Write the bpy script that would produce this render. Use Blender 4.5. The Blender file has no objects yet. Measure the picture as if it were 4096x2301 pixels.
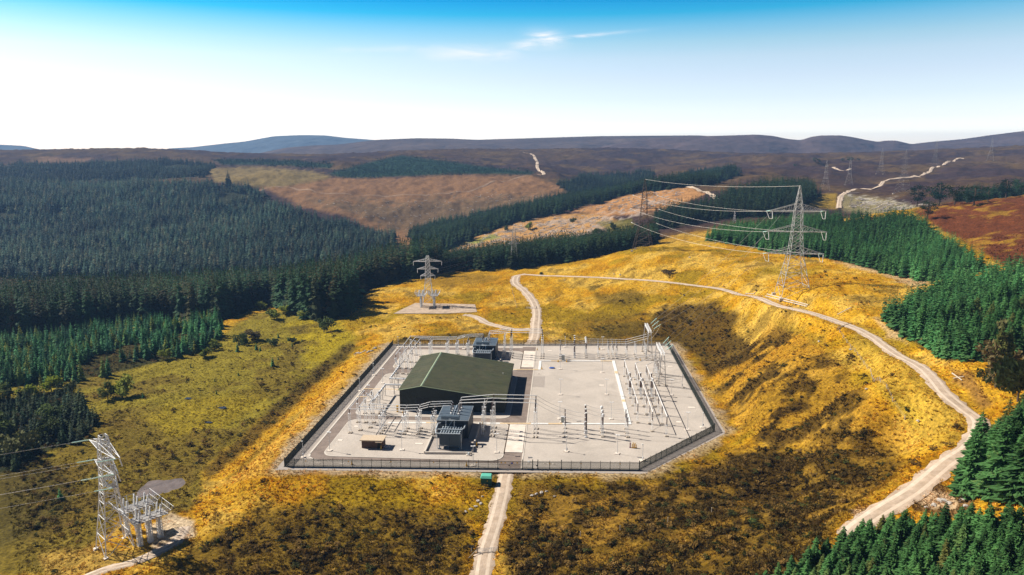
import bpy, bmesh, math, random
import numpy as np
from mathutils import Vector, Matrix

scene = bpy.context.scene
random.seed(7)
rng = np.random.default_rng(11)
R = math.radians

# ------------------------------------------------------------------ camera
FPX, CX, CY, CAMH = 2880.0, 2048.0, 1150.5, 95.0          # photograph's own pixels
PITCH = math.atan((CY - 612.0) / FPX)
camd = bpy.data.cameras.new('camera')
camd.sensor_width = 36.0
camd.lens = 36.0 * FPX / 4096.0
camd.clip_start = 1.0
camd.clip_end = 40000.0
cam = bpy.data.objects.new('camera', camd)
scene.collection.objects.link(cam)
cam.location = (0, 0, CAMH)
cam.rotation_euler = (math.pi / 2 - PITCH, 0, 0)
scene.camera = cam

# ------------------------------------------------------------------ sun and sky
SUN_AZ = math.atan2(-1.053, 0.449)       # towards the sun, measured from +Y to +X
SUN_EL = R(41.0)
sund = bpy.data.lights.new('sun', 'SUN')
sund.energy = 5.0
sund.angle = R(0.5)
sund.color = (1.0, 0.93, 0.82)
sun = bpy.data.objects.new('sun', sund)
scene.collection.objects.link(sun)
sdir = Vector((math.sin(SUN_AZ) * math.cos(SUN_EL), math.cos(SUN_AZ) * math.cos(SUN_EL), math.sin(SUN_EL)))
sun.rotation_euler = sdir.to_track_quat('Z', 'Y').to_euler()

world = bpy.data.worlds.new('World')
scene.world = world
world.use_nodes = True
wn, wl = world.node_tree.nodes, world.node_tree.links
wn.clear()
wout = wn.new('ShaderNodeOutputWorld')
wbg = wn.new('ShaderNodeBackground')
sky = wn.new('ShaderNodeTexSky')
sky.sky_type = 'NISHITA'
sky.sun_disc = False
sky.sun_elevation = SUN_EL
sky.sun_rotation = SUN_AZ
sky.altitude = 200
sky.air_density = 1.0
sky.dust_density = 0.35
sky.ozone_density = 1.6
SKY_STRENGTH = 0.062
wbg.inputs['Strength'].default_value = SKY_STRENGTH
tc = wn.new('ShaderNodeTexCoord')
sep = wn.new('ShaderNodeSeparateXYZ')
wl.new(tc.outputs['Generated'], sep.inputs[0])
# deep polarised blue overhead, milky white in the dusty air towards the horizon
grad = wn.new('ShaderNodeValToRGB')
wl.new(sep.outputs['Z'], grad.inputs[0])
def ramp(node, stops):
    els = node.color_ramp.elements
    while len(els) > 1:
        els.remove(els[-1])
    els[0].position, els[0].color = stops[0][0], tuple(stops[0][1]) + (1,)
    for p, c in stops[1:]:
        e = els.new(p); e.color = tuple(c) + (1,)
ramp(grad, [(0.0, (3.5, 3.15, 3.25)), (0.0279, (3.5, 3.15, 3.25)), (0.0437, (2.75, 2.45, 2.6)), (0.0699, (2.3, 2.08, 2.1)), (0.0956, (2.15, 1.9, 1.92)), (0.1209, (1.973, 1.84, 1.76)), (0.1396, (1.507, 1.729, 1.642)), (0.158, (0.849, 1.535, 1.626)), (0.176, (0.115, 1.262, 1.549)), (0.1915, (0.01, 1.023, 1.51)), (0.26, (0.015, 0.22, 0.44)), (1.0, (0.06, 0.11, 0.17))])
mulsky = wn.new('ShaderNodeMix'); mulsky.data_type = 'RGBA'; mulsky.blend_type = 'MULTIPLY'
mulsky.inputs['Factor'].default_value = 1.0
wl.new(sky.outputs[0], mulsky.inputs['A'])
wl.new(grad.outputs[0], mulsky.inputs['B'])
# thin wisps of cirrus: three soft patches at their own bearing and height
def wmath(op, a, b=None):
    n_ = wn.new('ShaderNodeMath'); n_.operation = op
    for k_, v_ in enumerate((a, b)):
        if v_ is None: continue
        if isinstance(v_, (int, float)): n_.inputs[k_].default_value = v_
        else: wl.new(v_, n_.inputs[k_])
    return n_.outputs[0]
ysafe = wmath('MAXIMUM', sep.outputs['Y'], 0.05)
taz = wmath('DIVIDE', sep.outputs['X'], ysafe); tel = wmath('DIVIDE', sep.outputs['Z'], ysafe)
cmap = wn.new('ShaderNodeMapping'); cmap.inputs['Scale'].default_value = (9.0, 9.0, 46.0)
wl.new(tc.outputs['Generated'], cmap.inputs['Vector'])
cn = wn.new('ShaderNodeTexNoise'); cn.inputs['Scale'].default_value = 1.6; cn.inputs['Detail'].default_value = 6.0
cn.inputs['Roughness'].default_value = 0.6; cn.inputs['Distortion'].default_value = 0.6
wl.new(cmap.outputs[0], cn.inputs['Vector'])
cr = wn.new('ShaderNodeMapRange'); cr.inputs['From Min'].default_value = 0.32; cr.inputs['From Max'].default_value = 0.68
wl.new(cn.outputs['Fac'], cr.inputs['Value'])
cl = None
for a0, e0, sa, se, sl, amp in ((0.045, 0.1480, 0.021, 0.0095, -0.10, 1.25), (0.015, 0.1400, 0.017, 0.0055, 0.10, 1.0), (0.100, 0.1530, 0.055, 0.0021, 0.09, 0.75), (-0.055, 0.1290, 0.060, 0.0085, 0.0, 0.75), (-0.17, 0.136, 0.09, 0.004, 0.02, 0.30)):
    dx = wmath('SUBTRACT', taz, a0)
    dy = wmath('SUBTRACT', wmath('SUBTRACT', tel, e0), wmath('MULTIPLY', dx, sl))
    q = wmath('ADD', wmath('POWER', wmath('ABSOLUTE', wmath('DIVIDE', dx, sa)), 2.0), wmath('POWER', wmath('ABSOLUTE', wmath('DIVIDE', dy, se)), 2.0))
    g_ = wmath('MULTIPLY', wmath('EXPONENT', wmath('MULTIPLY', q, -1.0)), amp)
    cl = g_ if cl is None else wmath('ADD', cl, g_)
cl = wmath('MINIMUM', wmath('MULTIPLY', cl, cr.outputs[0]), 0.9)
front = wmath('GREATER_THAN', sep.outputs['Y'], 0.06)
cmix = wn.new('ShaderNodeMix'); cmix.data_type = 'RGBA'
wl.new(wmath('MULTIPLY', cl, front), cmix.inputs['Factor'])
wl.new(mulsky.outputs['Result'], cmix.inputs['A'])
cmix.inputs['B'].default_value = (13.0, 12.4, 12.2, 1)
wl.new(cmix.outputs['Result'], wbg.inputs['Color'])
wl.new(wbg.outputs[0], wout.inputs[0])

vs = scene.view_settings
vs.view_transform = 'Standard'
vs.look = 'None'
vs.gamma = 1.0
vs.use_curve_mapping = False
vs.exposure = 0.60

# ------------------------------------------------------------------ small helpers
col = scene.collection
CP, SP = math.cos(PITCH), math.sin(PITCH)
DSC = 4096.0 / 2576.0

def ray(xd, yd):
    x = (xd * DSC - CX) / FPX; y = -(yd * DSC - CY) / FPX
    return (x, CP + y * SP, -SP + y * CP)

def at_z(xd, yd, z):
    r = ray(xd, yd); t = (z - CAMH) / r[2]
    return (r[0] * t, r[1] * t, z)

def at_depth(xd, yd, d):
    r = ray(xd, yd)
    return (r[0] * d, r[1] * d, CAMH + r[2] * d)

def project(x, y, z):
    dz = z - CAMH
    d = np.maximum(y * CP - dz * SP, 1e-3); up = y * SP + dz * CP
    return (CX + FPX * x / d) / DSC, (CY - FPX * up / d) / DSC, d

YAZ = R(3.75)                                   # the compound's own axes
YC, YS = math.cos(YAZ), math.sin(YAZ)
def yd(u, v, z=0.0):
    return Vector((u * YC + v * YS, -u * YS + v * YC, z))

def tag(o, label=None, cat=None, group=None, kind=None):
    if label: o['label'] = label
    if cat: o['category'] = cat
    if group: o['group'] = group
    if kind: o['kind'] = kind
    return o

def empty(name, loc, rz=0.0, label=None, cat=None, group=None):
    o = bpy.data.objects.new(name, None)
    o.empty_display_size = 0.2
    col.objects.link(o)
    o.location = loc
    o.rotation_euler = (0, 0, rz)
    return tag(o, label, cat, group)

def link(name, me, parent=None):
    o = bpy.data.objects.new(name, me)
    col.objects.link(o)
    if parent: o.parent = parent
    return o

class MB:
    """collects simple shapes; build() links them as one mesh object"""
    def __init__(s):
        s.v = []; s.f = []; s.m = []; s.mi = 0
    def quadbox(s, pts):
        n = len(s.v); s.v += [tuple(p) for p in pts]
        for q in ((0, 3, 2, 1), (4, 5, 6, 7), (0, 1, 5, 4), (1, 2, 6, 5), (2, 3, 7, 6), (3, 0, 4, 7)):
            s.f.append(tuple(n + i for i in q)); s.m.append(s.mi)
        return s
    def box(s, c, d, rz=0.0):
        hx, hy, hz = d[0] / 2, d[1] / 2, d[2] / 2
        ca, sa = math.cos(rz), math.sin(rz)
        P = []
        for z in (-hz, hz):
            for x, y in ((-hx, -hy), (hx, -hy), (hx, hy), (-hx, hy)):
                P.append((c[0] + x * ca - y * sa, c[1] + x * sa + y * ca, c[2] + z))
        return s.quadbox(P)
    def boxz(s, x0, x1, y0, y1, z0, z1):
        return s.box(((x0 + x1) / 2, (y0 + y1) / 2, (z0 + z1) / 2), (x1 - x0, y1 - y0, z1 - z0))
    def tube(s, p, q, r, n=6, r2=None, caps=True):
        p, q = Vector(p), Vector(q)
        d = q - p
        if d.length < 1e-6: return s
        d.normalize()
        a = d.orthogonal().normalized(); b = d.cross(a)
        r2 = r if r2 is None else r2
        k = len(s.v)
        for c, rr in ((p, r), (q, r2)):
            for i in range(n):
                t = 2 * math.pi * (i + 0.5) / n
                s.v.append(tuple(c + a * (rr * math.cos(t)) + b * (rr * math.sin(t))))
        for i in range(n):
            j = (i + 1) % n
            s.f.append((k + i, k + j, k + n + j, k + n + i)); s.m.append(s.mi)
        if caps:
            s.f.append(tuple(k + n - 1 - i for i in range(n))); s.m.append(s.mi)
            s.f.append(tuple(k + n + i for i in range(n))); s.m.append(s.mi)
        return s
    def bar(s, p, q, w):
        return s.tube(p, q, w * 0.62, 4, caps=False)
    def path(s, pts, r, n=6):
        for a, b in zip(pts[:-1], pts[1:]): s.tube(a, b, r, n)
        return s
    def lathe(s, prof, c=(0, 0, 0), n=10, axis='z'):
        k = len(s.v)
        for r, h in prof:
            for i in range(n):
                t = 2 * math.pi * i / n
                x, y, z = r * math.cos(t), r * math.sin(t), h
                if axis == 'x': x, y, z = h, x, y
                if axis == 'y': x, y, z = x, h, y
                s.v.append((c[0] + x, c[1] + y, c[2] + z))
        m = len(prof)
        for j in range(m - 1):
            for i in range(n):
                i2 = (i + 1) % n
                s.f.append((k + j * n + i, k + j * n + i2, k + (j + 1) * n + i2, k + (j + 1) * n + i)); s.m.append(s.mi)
        s.f.append(tuple(k + n - 1 - i for i in range(n))); s.m.append(s.mi)
        s.f.append(tuple(k + (m - 1) * n + i for i in range(n))); s.m.append(s.mi)
        return s
    def poly(s, pts):
        n = len(s.v); s.v += [tuple(p) for p in pts]
        s.f.append(tuple(range(n, n + len(pts)))); s.m.append(s.mi)
        return s
    def mesh(s, name, mats):
        me = bpy.data.meshes.new(name)
        me.from_pydata(s.v, [], s.f)
        for m in (mats if isinstance(mats, (list, tuple)) else [mats]): me.materials.append(m)
        if any(s.m): me.polygons.foreach_set('material_index', s.m)
        me.update()
        return me
    def build(s, name, mats, parent=None, smooth=False):
        me = s.mesh(name, mats)
        if smooth:
            me.polygons.foreach_set('use_smooth', [True] * len(me.polygons))
        return link(name, me, parent)

def copy_tree(o, parent=None):
    c = o.copy(); col.objects.link(c)
    if parent: c.parent = parent
    for ch in list(o.children):
        copy_tree(ch, c)
    return c

# ------------------------------------------------------------------ materials
def mat(name, c, rough=0.8, metal=0.0, c2=None, scale=1.0, detail=4.0, bump=0.0, bscale=None, spec=0.3, contrast=1.0, obj_rand=0.0, stretch=None, stain=0.0, sscale=0.07):
    m = bpy.data.materials.new(name); m.use_nodes = True
    n, l = m.node_tree.nodes, m.node_tree.links
    b = n['Principled BSDF']
    b.inputs['Roughness'].default_value = rough
    b.inputs['Metallic'].default_value = metal
    b.inputs['Specular IOR Level'].default_value = spec
    g = n.new('ShaderNodeNewGeometry')
    src = g.outputs['Position']
    if stretch:
        mp = n.new('ShaderNodeMapping'); mp.inputs['Scale'].default_value = stretch
        l.new(src, mp.inputs['Vector']); src = mp.outputs[0]
    out = None
    if c2 is not None:
        t = n.new('ShaderNodeTexNoise'); t.inputs['Scale'].default_value = scale; t.inputs['Detail'].default_value = detail
        t.inputs['Roughness'].default_value = 0.65
        l.new(src, t.inputs['Vector'])
        r = n.new('ShaderNodeValToRGB')
        w = 0.22 / contrast
        ramp(r, [(max(0, 0.5 - w), c), (min(1, 0.5 + w), c2)])
        l.new(t.outputs['Fac'], r.inputs[0])
        out = r.outputs[0]
    if obj_rand > 0:
        oi = n.new('ShaderNodeObjectInfo')
        mr = n.new('ShaderNodeMapRange'); mr.inputs['To Min'].default_value = 1 - obj_rand; mr.inputs['To Max'].default_value = 1 + obj_rand
        l.new(oi.outputs['Random'], mr.inputs['Value'])
        mm = n.new('ShaderNodeMix'); mm.data_type = 'RGBA'; mm.blend_type = 'MULTIPLY'; mm.inputs['Factor'].default_value = 1
        if out: l.new(out, mm.inputs['A'])
        else: mm.inputs['A'].default_value = tuple(c) + (1,)
        l.new(mr.outputs[0], mm.inputs['B'])
        out = mm.outputs['Result']
    if stain > 0 and out:
        ts = n.new('ShaderNodeTexNoise'); ts.inputs['Scale'].default_value = sscale; ts.inputs['Detail'].default_value = 7; ts.inputs['Roughness'].default_value = 0.72; ts.inputs['Distortion'].default_value = 0.8
        l.new(src, ts.inputs['Vector'])
        rs = n.new('ShaderNodeMapRange'); rs.inputs['From Min'].default_value = 0.34; rs.inputs['From Max'].default_value = 0.62; rs.inputs['To Min'].default_value = 1 - stain; rs.inputs['To Max'].default_value = 1 + stain * .25
        l.new(ts.outputs['Fac'], rs.inputs['Value'])
        mk = n.new('ShaderNodeMix'); mk.data_type = 'RGBA'; mk.blend_type = 'MULTIPLY'; mk.inputs['Factor'].default_value = 1
        l.new(out, mk.inputs['A']); l.new(rs.outputs[0], mk.inputs['B']); out = mk.outputs['Result']
    if out: l.new(out, b.inputs['Base Color'])
    else: b.inputs['Base Color'].default_value = tuple(c) + (1,)
    if bump > 0:
        t2 = n.new('ShaderNodeTexNoise'); t2.inputs['Scale'].default_value = bscale or scale; t2.inputs['Detail'].default_value = 3
        l.new(src, t2.inputs['Vector'])
        bp = n.new('ShaderNodeBump'); bp.inputs['Strength'].default_value = 1.0; bp.inputs['Distance'].default_value = bump
        l.new(t2.outputs['Fac'], bp.inputs['Height']); l.new(bp.outputs[0], b.inputs['Normal'])
    return m

M = {}
M['gravel'] = mat('gravel', (0.46, 0.40, 0.345), 0.9, c2=(0.60, 0.535, 0.47), scale=1.6, detail=9, bump=0.08, bscale=3, spec=0.1, contrast=.7, stain=.17)
M['gravel_dark'] = mat('gravel_dark', (0.33, 0.285, 0.25), 0.9, c2=(0.45, 0.395, 0.35), scale=1.4, detail=9, bump=0.05, bscale=4, spec=0.1)
M['tarmac'] = mat('tarmac', (0.22, 0.172, 0.145), 0.85, c2=(0.29, 0.23, 0.195), scale=0.8, detail=8, spec=0.15, stain=.25, sscale=.2)
M['kerb'] = mat('kerb', (0.58, 0.52, 0.45), 0.85, c2=(0.68, 0.62, 0.55), scale=0.7)
M['concrete'] = mat('concrete', (0.70, 0.60, 0.50), 0.85, c2=(0.82, 0.74, 0.66), scale=0.35, detail=7, spec=0.15, stain=.15, sscale=.3)
M['concrete_dark'] = mat('concrete_dark', (0.44, 0.37, 0.29), 0.9, c2=(0.54, 0.46, 0.37), scale=1.2)
M['white_cover'] = mat('white_cover', (0.74, 0.73, 0.70), 0.7, c2=(0.84, 0.83, 0.81), scale=0.6)
M['orange_cover'] = mat('orange_cover', (0.70, 0.52, 0.30), 0.75, c2=(0.78, 0.60, 0.38), scale=0.8)
M['track'] = mat('track_gravel', (0.44, 0.33, 0.235), 0.95, c2=(0.60, 0.475, 0.37), scale=0.45, detail=9, bump=0.08, bscale=1.5, spec=0.05, stain=.3, sscale=.16)
M['track_rut'] = mat('track_wheel_rut', (0.56, 0.44, 0.33), 0.95, c2=(0.72, 0.60, 0.48), scale=0.6, detail=9, spec=0.05)
M['track_dim'] = mat('peaty_track', (0.20, 0.125, 0.075), 0.95, c2=(0.34, 0.23, 0.15), scale=0.05, detail=6, spec=0.05)
M['pylon_steel'] = mat('pylon_steel', (0.36, 0.36, 0.36), 0.55, 0.05, c2=(0.56, 0.55, 0.54), scale=0.5, contrast=.8)
M['galv'] = mat('galvanised_steel', (0.60, 0.60, 0.61), 0.5, 0.05, c2=(0.72, 0.72, 0.72), scale=0.8, spec=0.4)
M['galv_bright'] = mat('aluminium_tube', (0.80, 0.79, 0.78), 0.4, 0.0, c2=(0.87, 0.86, 0.85), scale=0.5, spec=0.5)
M['galv_dull'] = mat('weathered_steel', (0.30, 0.29, 0.28), 0.6, 0.1, c2=(0.38, 0.36, 0.35), scale=0.5)
M['pylon_brown'] = mat('pylon_dark_steel', (0.07, 0.05, 0.04), 0.7, 0.2, c2=(0.11, 0.08, 0.07), scale=0.4)
M['insul_brown'] = mat('brown_porcelain', (0.045, 0.022, 0.018), 0.3, c2=(0.065, 0.03, 0.022), scale=1, spec=0.5)
M['insul_white'] = mat('white_polymer', (0.70, 0.70, 0.70), 0.35, c2=(0.78, 0.78, 0.78), scale=1, spec=0.5)
M['insul_glass'] = mat('glass_insulator', (0.42, 0.66, 0.58), 0.15, c2=(0.55, 0.76, 0.68), scale=1, spec=0.6)
M['conductor'] = mat('conductor', (0.74, 0.70, 0.64), 0.4, 0.0, c2=(0.8, 0.76, 0.7), scale=0.2)
M['fence'] = mat('fence_green', (0.020, 0.030, 0.024), 0.55, c2=(0.035, 0.045, 0.038), scale=0.5)
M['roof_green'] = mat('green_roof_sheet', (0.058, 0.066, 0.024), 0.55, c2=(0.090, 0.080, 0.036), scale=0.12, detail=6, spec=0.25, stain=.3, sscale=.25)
M['ridge_green'] = mat('pale_green_trim', (0.26, 0.33, 0.20), 0.5, c2=(0.32, 0.38, 0.25), scale=0.5)
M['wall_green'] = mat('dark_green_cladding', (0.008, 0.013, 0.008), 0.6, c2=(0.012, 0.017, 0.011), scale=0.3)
M['door_dark'] = mat('dark_door', (0.005, 0.007, 0.005), 0.6, c2=(0.007, 0.009, 0.007), scale=0.5)
M['slate_panel'] = mat('slate_grey_panel', (0.085, 0.11, 0.14), 0.45, c2=(0.11, 0.14, 0.17), scale=0.4, spec=0.35)
M['slate_dark'] = mat('slate_grey_wall', (0.030, 0.045, 0.060), 0.5, c2=(0.040, 0.055, 0.07), scale=0.4)
M['slate_trim'] = mat('slate_trim', (0.42, 0.46, 0.50), 0.45)
M['steel_blue'] = mat('grey_blue_tank', (0.10, 0.14, 0.18), 0.4, 0.1, c2=(0.13, 0.17, 0.21), scale=0.7, spec=0.4)
M['pipe_pale'] = mat('pale_pipe', (0.48, 0.55, 0.60), 0.4, 0.1, c2=(0.55, 0.6, 0.65), scale=0.6)
M['shed_roof'] = mat('beige_flat_roof', (0.55, 0.43, 0.30), 0.9, c2=(0.64, 0.51, 0.37), scale=1.0)
M['shed_wall'] = mat('brown_brick', (0.075, 0.040, 0.028), 0.85, c2=(0.10, 0.055, 0.035), scale=2.5)
M['kiosk_green'] = mat('kiosk_green', (0.010, 0.075, 0.050), 0.5, c2=(0.014, 0.09, 0.06), scale=1)
M['kiosk_top'] = mat('kiosk_turquoise', (0.11, 0.46, 0.34), 0.5, c2=(0.14, 0.52, 0.39), scale=1)
M['yellow'] = mat('yellow_plastic', (0.75, 0.42, 0.02), 0.5)
M['maroon'] = mat('maroon_plastic', (0.12, 0.01, 0.06), 0.5)
M['blue'] = mat('blue_plastic', (0.02, 0.10, 0.42), 0.5)
M['blue_sign'] = mat('blue_sign', (0.04, 0.08, 0.45), 0.5)
M['white_paint'] = mat('white_paint', (0.78, 0.78, 0.76), 0.5)
M['grey_box'] = mat('grey_cabinet', (0.36, 0.38, 0.36), 0.5, c2=(0.42, 0.44, 0.42), scale=1)
M['wood'] = mat('weathered_wood', (0.44, 0.37, 0.28), 0.9, c2=(0.58, 0.50, 0.40), scale=2)
M['wood_dark'] = mat('brown_post', (0.16, 0.10, 0.06), 0.9, c2=(0.22, 0.15, 0.1), scale=2)
M['rock'] = mat('pale_rock', (0.34, 0.30, 0.26), 0.9, c2=(0.50, 0.45, 0.40), scale=1.5, bump=0.1)
M['trunk'] = mat('bark', (0.07, 0.05, 0.035), 0.95, c2=(0.12, 0.09, 0.06), scale=3)
M['hatch'] = mat('dark_hatch', (0.13, 0.09, 0.06), 0.8)
M['bog_water'] = mat('bog_water', (0.035, 0.035, 0.04), 0.25, spec=0.5)

# ------------------------------------------------------------------ terrain
NT = rng.random((256, 256))
def vnoise(x, y, seed=0):
    x = x + seed * 17.31; y = y + seed * 9.77
    xi = np.floor(x).astype(np.int64); yi = np.floor(y).astype(np.int64)
    fx = x - xi; fy = y - yi
    fx = fx * fx * (3 - 2 * fx); fy = fy * fy * (3 - 2 * fy)
    a = NT[xi & 255, yi & 255]; b = NT[(xi + 1) & 255, yi & 255]
    c = NT[xi & 255, (yi + 1) & 255]; d = NT[(xi + 1) & 255, (yi + 1) & 255]
    return (a * (1 - fx) + b * fx) * (1 - fy) + (c * (1 - fx) + d * fx) * fy
def fbm(x, y, s, o=4, seed=0, rough=0.55):
    t = 0; a = 1.0; n = 0; x = x / s; y = y / s
    for k in range(o):
        t = t + a * vnoise(x, y, seed + k * 3); n += a; a *= rough; x = x * 2.03 + y * 0.3; y = y * 2.03 - x * 0.1
    return t / n
def sstep(a, b, x):
    t = np.clip((x - a) / (b - a), 0, 1); return t * t * (3 - 2 * t)

P3 = []
# spots whose height above the compound is known: (picture x, picture y, height)
for x, y, z in [
    (0,1447,-9),(-400,1447,-10),(290,1395,-6),(470,1300,-5.5),(600,1447,-4),(400,1230,-8.5),(0,1300,-11),(150,1200,-11),(0,1150,-13),(-400,1100,-14),(0,1650,-8),(600,1650,-5),
    (300,1000,-9.5),(500,1050,-9),(600,1000,-9),(650,900,-8.5),(800,830,-7),(250,1100,-10),(450,900,-10),(100,1000,-12),(0,900,-14),(-400,900,-16),(860,800,-4),(700,780,-7),(540,840,-9),
    (1345,850,0),(1345,780,1.5),(1290,705,7),(1075,770,0.5),(1000,790,0),(1200,780,0.5),(900,760,-2),(1150,680,3),(1000,695,0),
    (1500,830,2),(1600,800,5),(1750,800,8),(1600,740,11),(1450,720,9),(1750,760,14),(1870,780,20),(1900,850,13),(1850,950,6),(1780,1000,1.2),
    (1900,1000,9),(2100,1000,22),(2000,900,20),(2100,850,27),(2200,1000,28),(2300,1100,25),(2100,1150,17),(1900,1150,9),(1700,1200,1.5),(1900,1300,12),(2100,1300,20),(1600,1300,3),(1400,1300,-1),(1700,1447,8),(1300,1447,-1.5),(1150,1447,-3),
    (1600,703,15),(1800,724,18),(1900,745,26),(1990,768,30),(2100,800,32),(2300,920,33),(2420,1030,31),(2470,1070,30),(2380,1170,27),(2170,1315,24),
    (2400,900,35),(2576,900,37),(2576,1100,38),(2576,1250,38),(2450,1250,34),(2250,1447,27),(2576,1447,38),(2900,1447,42),(2900,1100,44),(2900,900,46),(2576,1650,38),(2200,1650,24),(1900,1650,13),(1400,1650,2),
    (2320,710,36),(2240,780,34),(2180,660,33),(2050,640,32),(1900,625,30),(1750,607,29),(1617,630,27),(1560,645,22),(1450,665,14),(1340,690,8.5),(1980,740,31),(1850,680,26),
    (2400,600,45),(2576,560,54),(2576,505,62),(2300,525,54),(2576,680,45),(2900,600,55)]:
    P3.append(at_z(x, y, z))
# spots whose distance is estimated: (x, y, distance)
for x, y, d in [
    (2110,525,800),(2115,480,950),(2220,460,1100),(2330,438,1300),(2430,400,1600),(2576,367,2000),(2400,380,1900),(2200,395,1800),(2000,405,1700),(1850,402,1900),
    (2300,490,800),(2500,470,900),(2800,460,900),(2800,365,2000),(1900,480,900),(2000,500,820),(1700,500,900),(1700,475,1000),(1400,560,900),(1200,620,850),(1150,632,850),(1500,545,900),(1560,580,800),
    (1050,600,980),(1300,535,1030),(1600,480,1100),(1800,440,1300),(1000,580,1180),(1000,500,1350),(1100,450,1550),(1200,420,1750),(1350,440,1600),(1450,500,1230),(1400,470,1400),(1500,440,1700),(1600,420,1900),(1700,405,2100),(1350,390,2200),(1500,372,2500),
    (0,680,900),(0,560,1200),(0,470,1500),(0,420,1900),(0,378,2300),(300,650,1000),(300,550,1250),(300,465,1550),(300,372,2300),(-400,470,1500),(-400,380,2300),(-400,680,900),
    (600,640,950),(600,540,1250),(600,460,1500),(600,430,1700),(600,395,2200),(450,378,2300),(650,388,2300),(800,560,1150),(800,480,1400),(850,430,1700),(850,390,2300),(900,620,980),(1000,380,2400),(1200,375,2450),(1700,380,2600)]:
    P3.append(at_depth(x, y, d))
# ground hidden behind crests: (x, distance, height)
for x, d, z in [
    (700,480,-12),(700,600,-28),(700,750,-48),(700,850,-52),(300,420,-13),(300,500,-20),(300,620,-36),(300,800,-56),(0,420,-17),(0,500,-25),(0,620,-40),(0,800,-58),(-400,500,-28),(-400,800,-60),
    (1000,600,-8),(1000,700,-26),(1000,820,-38),(1200,600,2),(1200,680,-10),(1200,780,-17),(1400,600,12),(1400,700,-2),(1550,620,12),(1550,720,3),(1700,620,24),(1700,720,18),(1700,800,26),
    (2100,520,40),(1900,560,35),(1800,570,31),(2100,680,30),(2400,650,48),(2576,650,58),(2900,650,60),(1300,1150,-14),(1150,1100,-28),(1600,1350,14),
    (0,3000,50),(600,3000,50),(1200,3000,45),(1800,3000,40),(2500,3000,60),(0,4500,20),(1200,4500,20),(2500,4500,20),(0,9500,0),(1200,9500,0),(2500,9500,0)]:
    P3.append(((x * DSC - CX) / FPX * d, d, z))
# banks round the compound in its own axes: (u, v, height)
for u, v, z in [(-88,210,-.6),(-97,210,-4.5),(-108,210,-8),(-88,240,-.6),(-98,240,-5.5),(-110,240,-8.8),(-88,270,-.6),(-98,270,-5.5),(-110,270,-8.8),(-88,300,-.6),(-98,300,-4.5),(-110,300,-8),(-88,335,-.4),(-99,335,-2.5),(-112,335,-5),
    (-80,196,-1.2),(-50,196,-.8),(-15,200,-.3),(-15,185,-1.3),(-15,170,-2.4),(-50,180,-2.6),(-80,180,-4),(20,196,-.4),(40,204,0.3),(20,180,0.4),(52,212,1.2),(60,180,6),(88,180,17),
    (66,260,3.5),(80,262,13),(72,300,5),(74,340,6),(86,222,14),(70,202,7),(95,300,21),(88,340,15),(-40,362,0),(0,365,.4),(40,366,2.5),(-80,362,-.5)]:
    p = yd(u, v, z); P3.append((p.x, p.y, p.z))
P3 = np.array(P3, float)
q_az = np.arctan2(P3[:, 0], P3[:, 1]); q_lr = np.log(np.hypot(P3[:, 0], P3[:, 1]))
CC = 0.03
def kern(a0, l0, a1, l1):
    return np.sqrt((a0[:, None] - a1[None]) ** 2 + (l0[:, None] - l1[None]) ** 2 + CC * CC)
nP = len(P3)
A = np.zeros((nP + 3, nP + 3))
A[:nP, :nP] = kern(q_az, q_lr, q_az, q_lr) - np.eye(nP) * 0.004
A[:nP, nP] = 1; A[:nP, nP + 1] = q_az; A[:nP, nP + 2] = q_lr
A[nP:, :nP] = A[:nP, nP:].T
rbf_w = np.linalg.solve(A, np.concatenate([P3[:, 2], [0, 0, 0]]))

NA, NR = 840, 900
AZ0, AZ1 = R(-47), R(50)
LR0, LR1 = math.log(62.0), math.log(9500.0)
g_az = np.linspace(AZ0, AZ1, NA)
# finer rings where the compound and the fields around it lie
tt = np.linspace(0, 1, NR)
knots_t = [0, 0.06, 0.50, 0.86, 1.0]; knots_l = [LR0, math.log(115), math.log(480), math.log(2700), LR1]
g_lr = np.interp(tt, knots_t, knots_l)
GA, GL = np.meshgrid(g_az, g_lr, indexing='ij')
fa, fl = GA.ravel(), GL.ravel()
Z = np.empty(fa.size)
for i in range(0, fa.size, 60000):
    sl = slice(i, i + 60000)
    Z[sl] = kern(fa[sl], fl[sl], q_az, q_lr) @ rbf_w[:nP] + rbf_w[nP] + rbf_w[nP + 1] * fa[sl] + rbf_w[nP + 2] * fl[sl]
GX = np.sin(fa) * np.exp(fl); GY = np.cos(fa) * np.exp(fl); GR = np.exp(fl)
Z = Z.reshape(NA, NR)

def T(x, y):
    """height of the ground under a point"""
    x = np.asarray(x, float); y = np.asarray(y, float)
    a = (np.arctan2(x, y) - AZ0) / (AZ1 - AZ0) * (NA - 1)
    l = np.interp(np.log(np.hypot(x, y)), g_lr, np.arange(NR))
    a = np.clip(a, 0, NA - 1.001); l = np.clip(l, 0, NR - 1.001)
    ai = a.astype(int); li = l.astype(int); fa_ = a - ai; fl_ = l - li
    return (Z[ai, li] * (1 - fa_) + Z[ai + 1, li] * fa_) * (1 - fl_) + (Z[ai, li + 1] * (1 - fa_) + Z[ai + 1, li + 1] * fa_) * fl_

def hit(xd, yd_, dmin=90, dmax=9000):
    """where a line of sight meets the ground"""
    r = ray(xd, yd_)
    d = np.exp(np.linspace(math.log(dmin), math.log(dmax), 1500))
    x, y, z = r[0] * d, r[1] * d, CAMH + r[2] * d
    s = z - T(x, y)
    k = np.argmax(s < 0)
    if s[k] >= 0: k = len(d) - 1
    if k > 0:
        t = s[k - 1] / (s[k - 1] - s[k]); dd = d[k - 1] + (d[k] - d[k - 1]) * t
    else: dd = d[0]
    x, y = r[0] * dd, r[1] * dd
    return Vector((x, y, float(T(x, y))))

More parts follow.
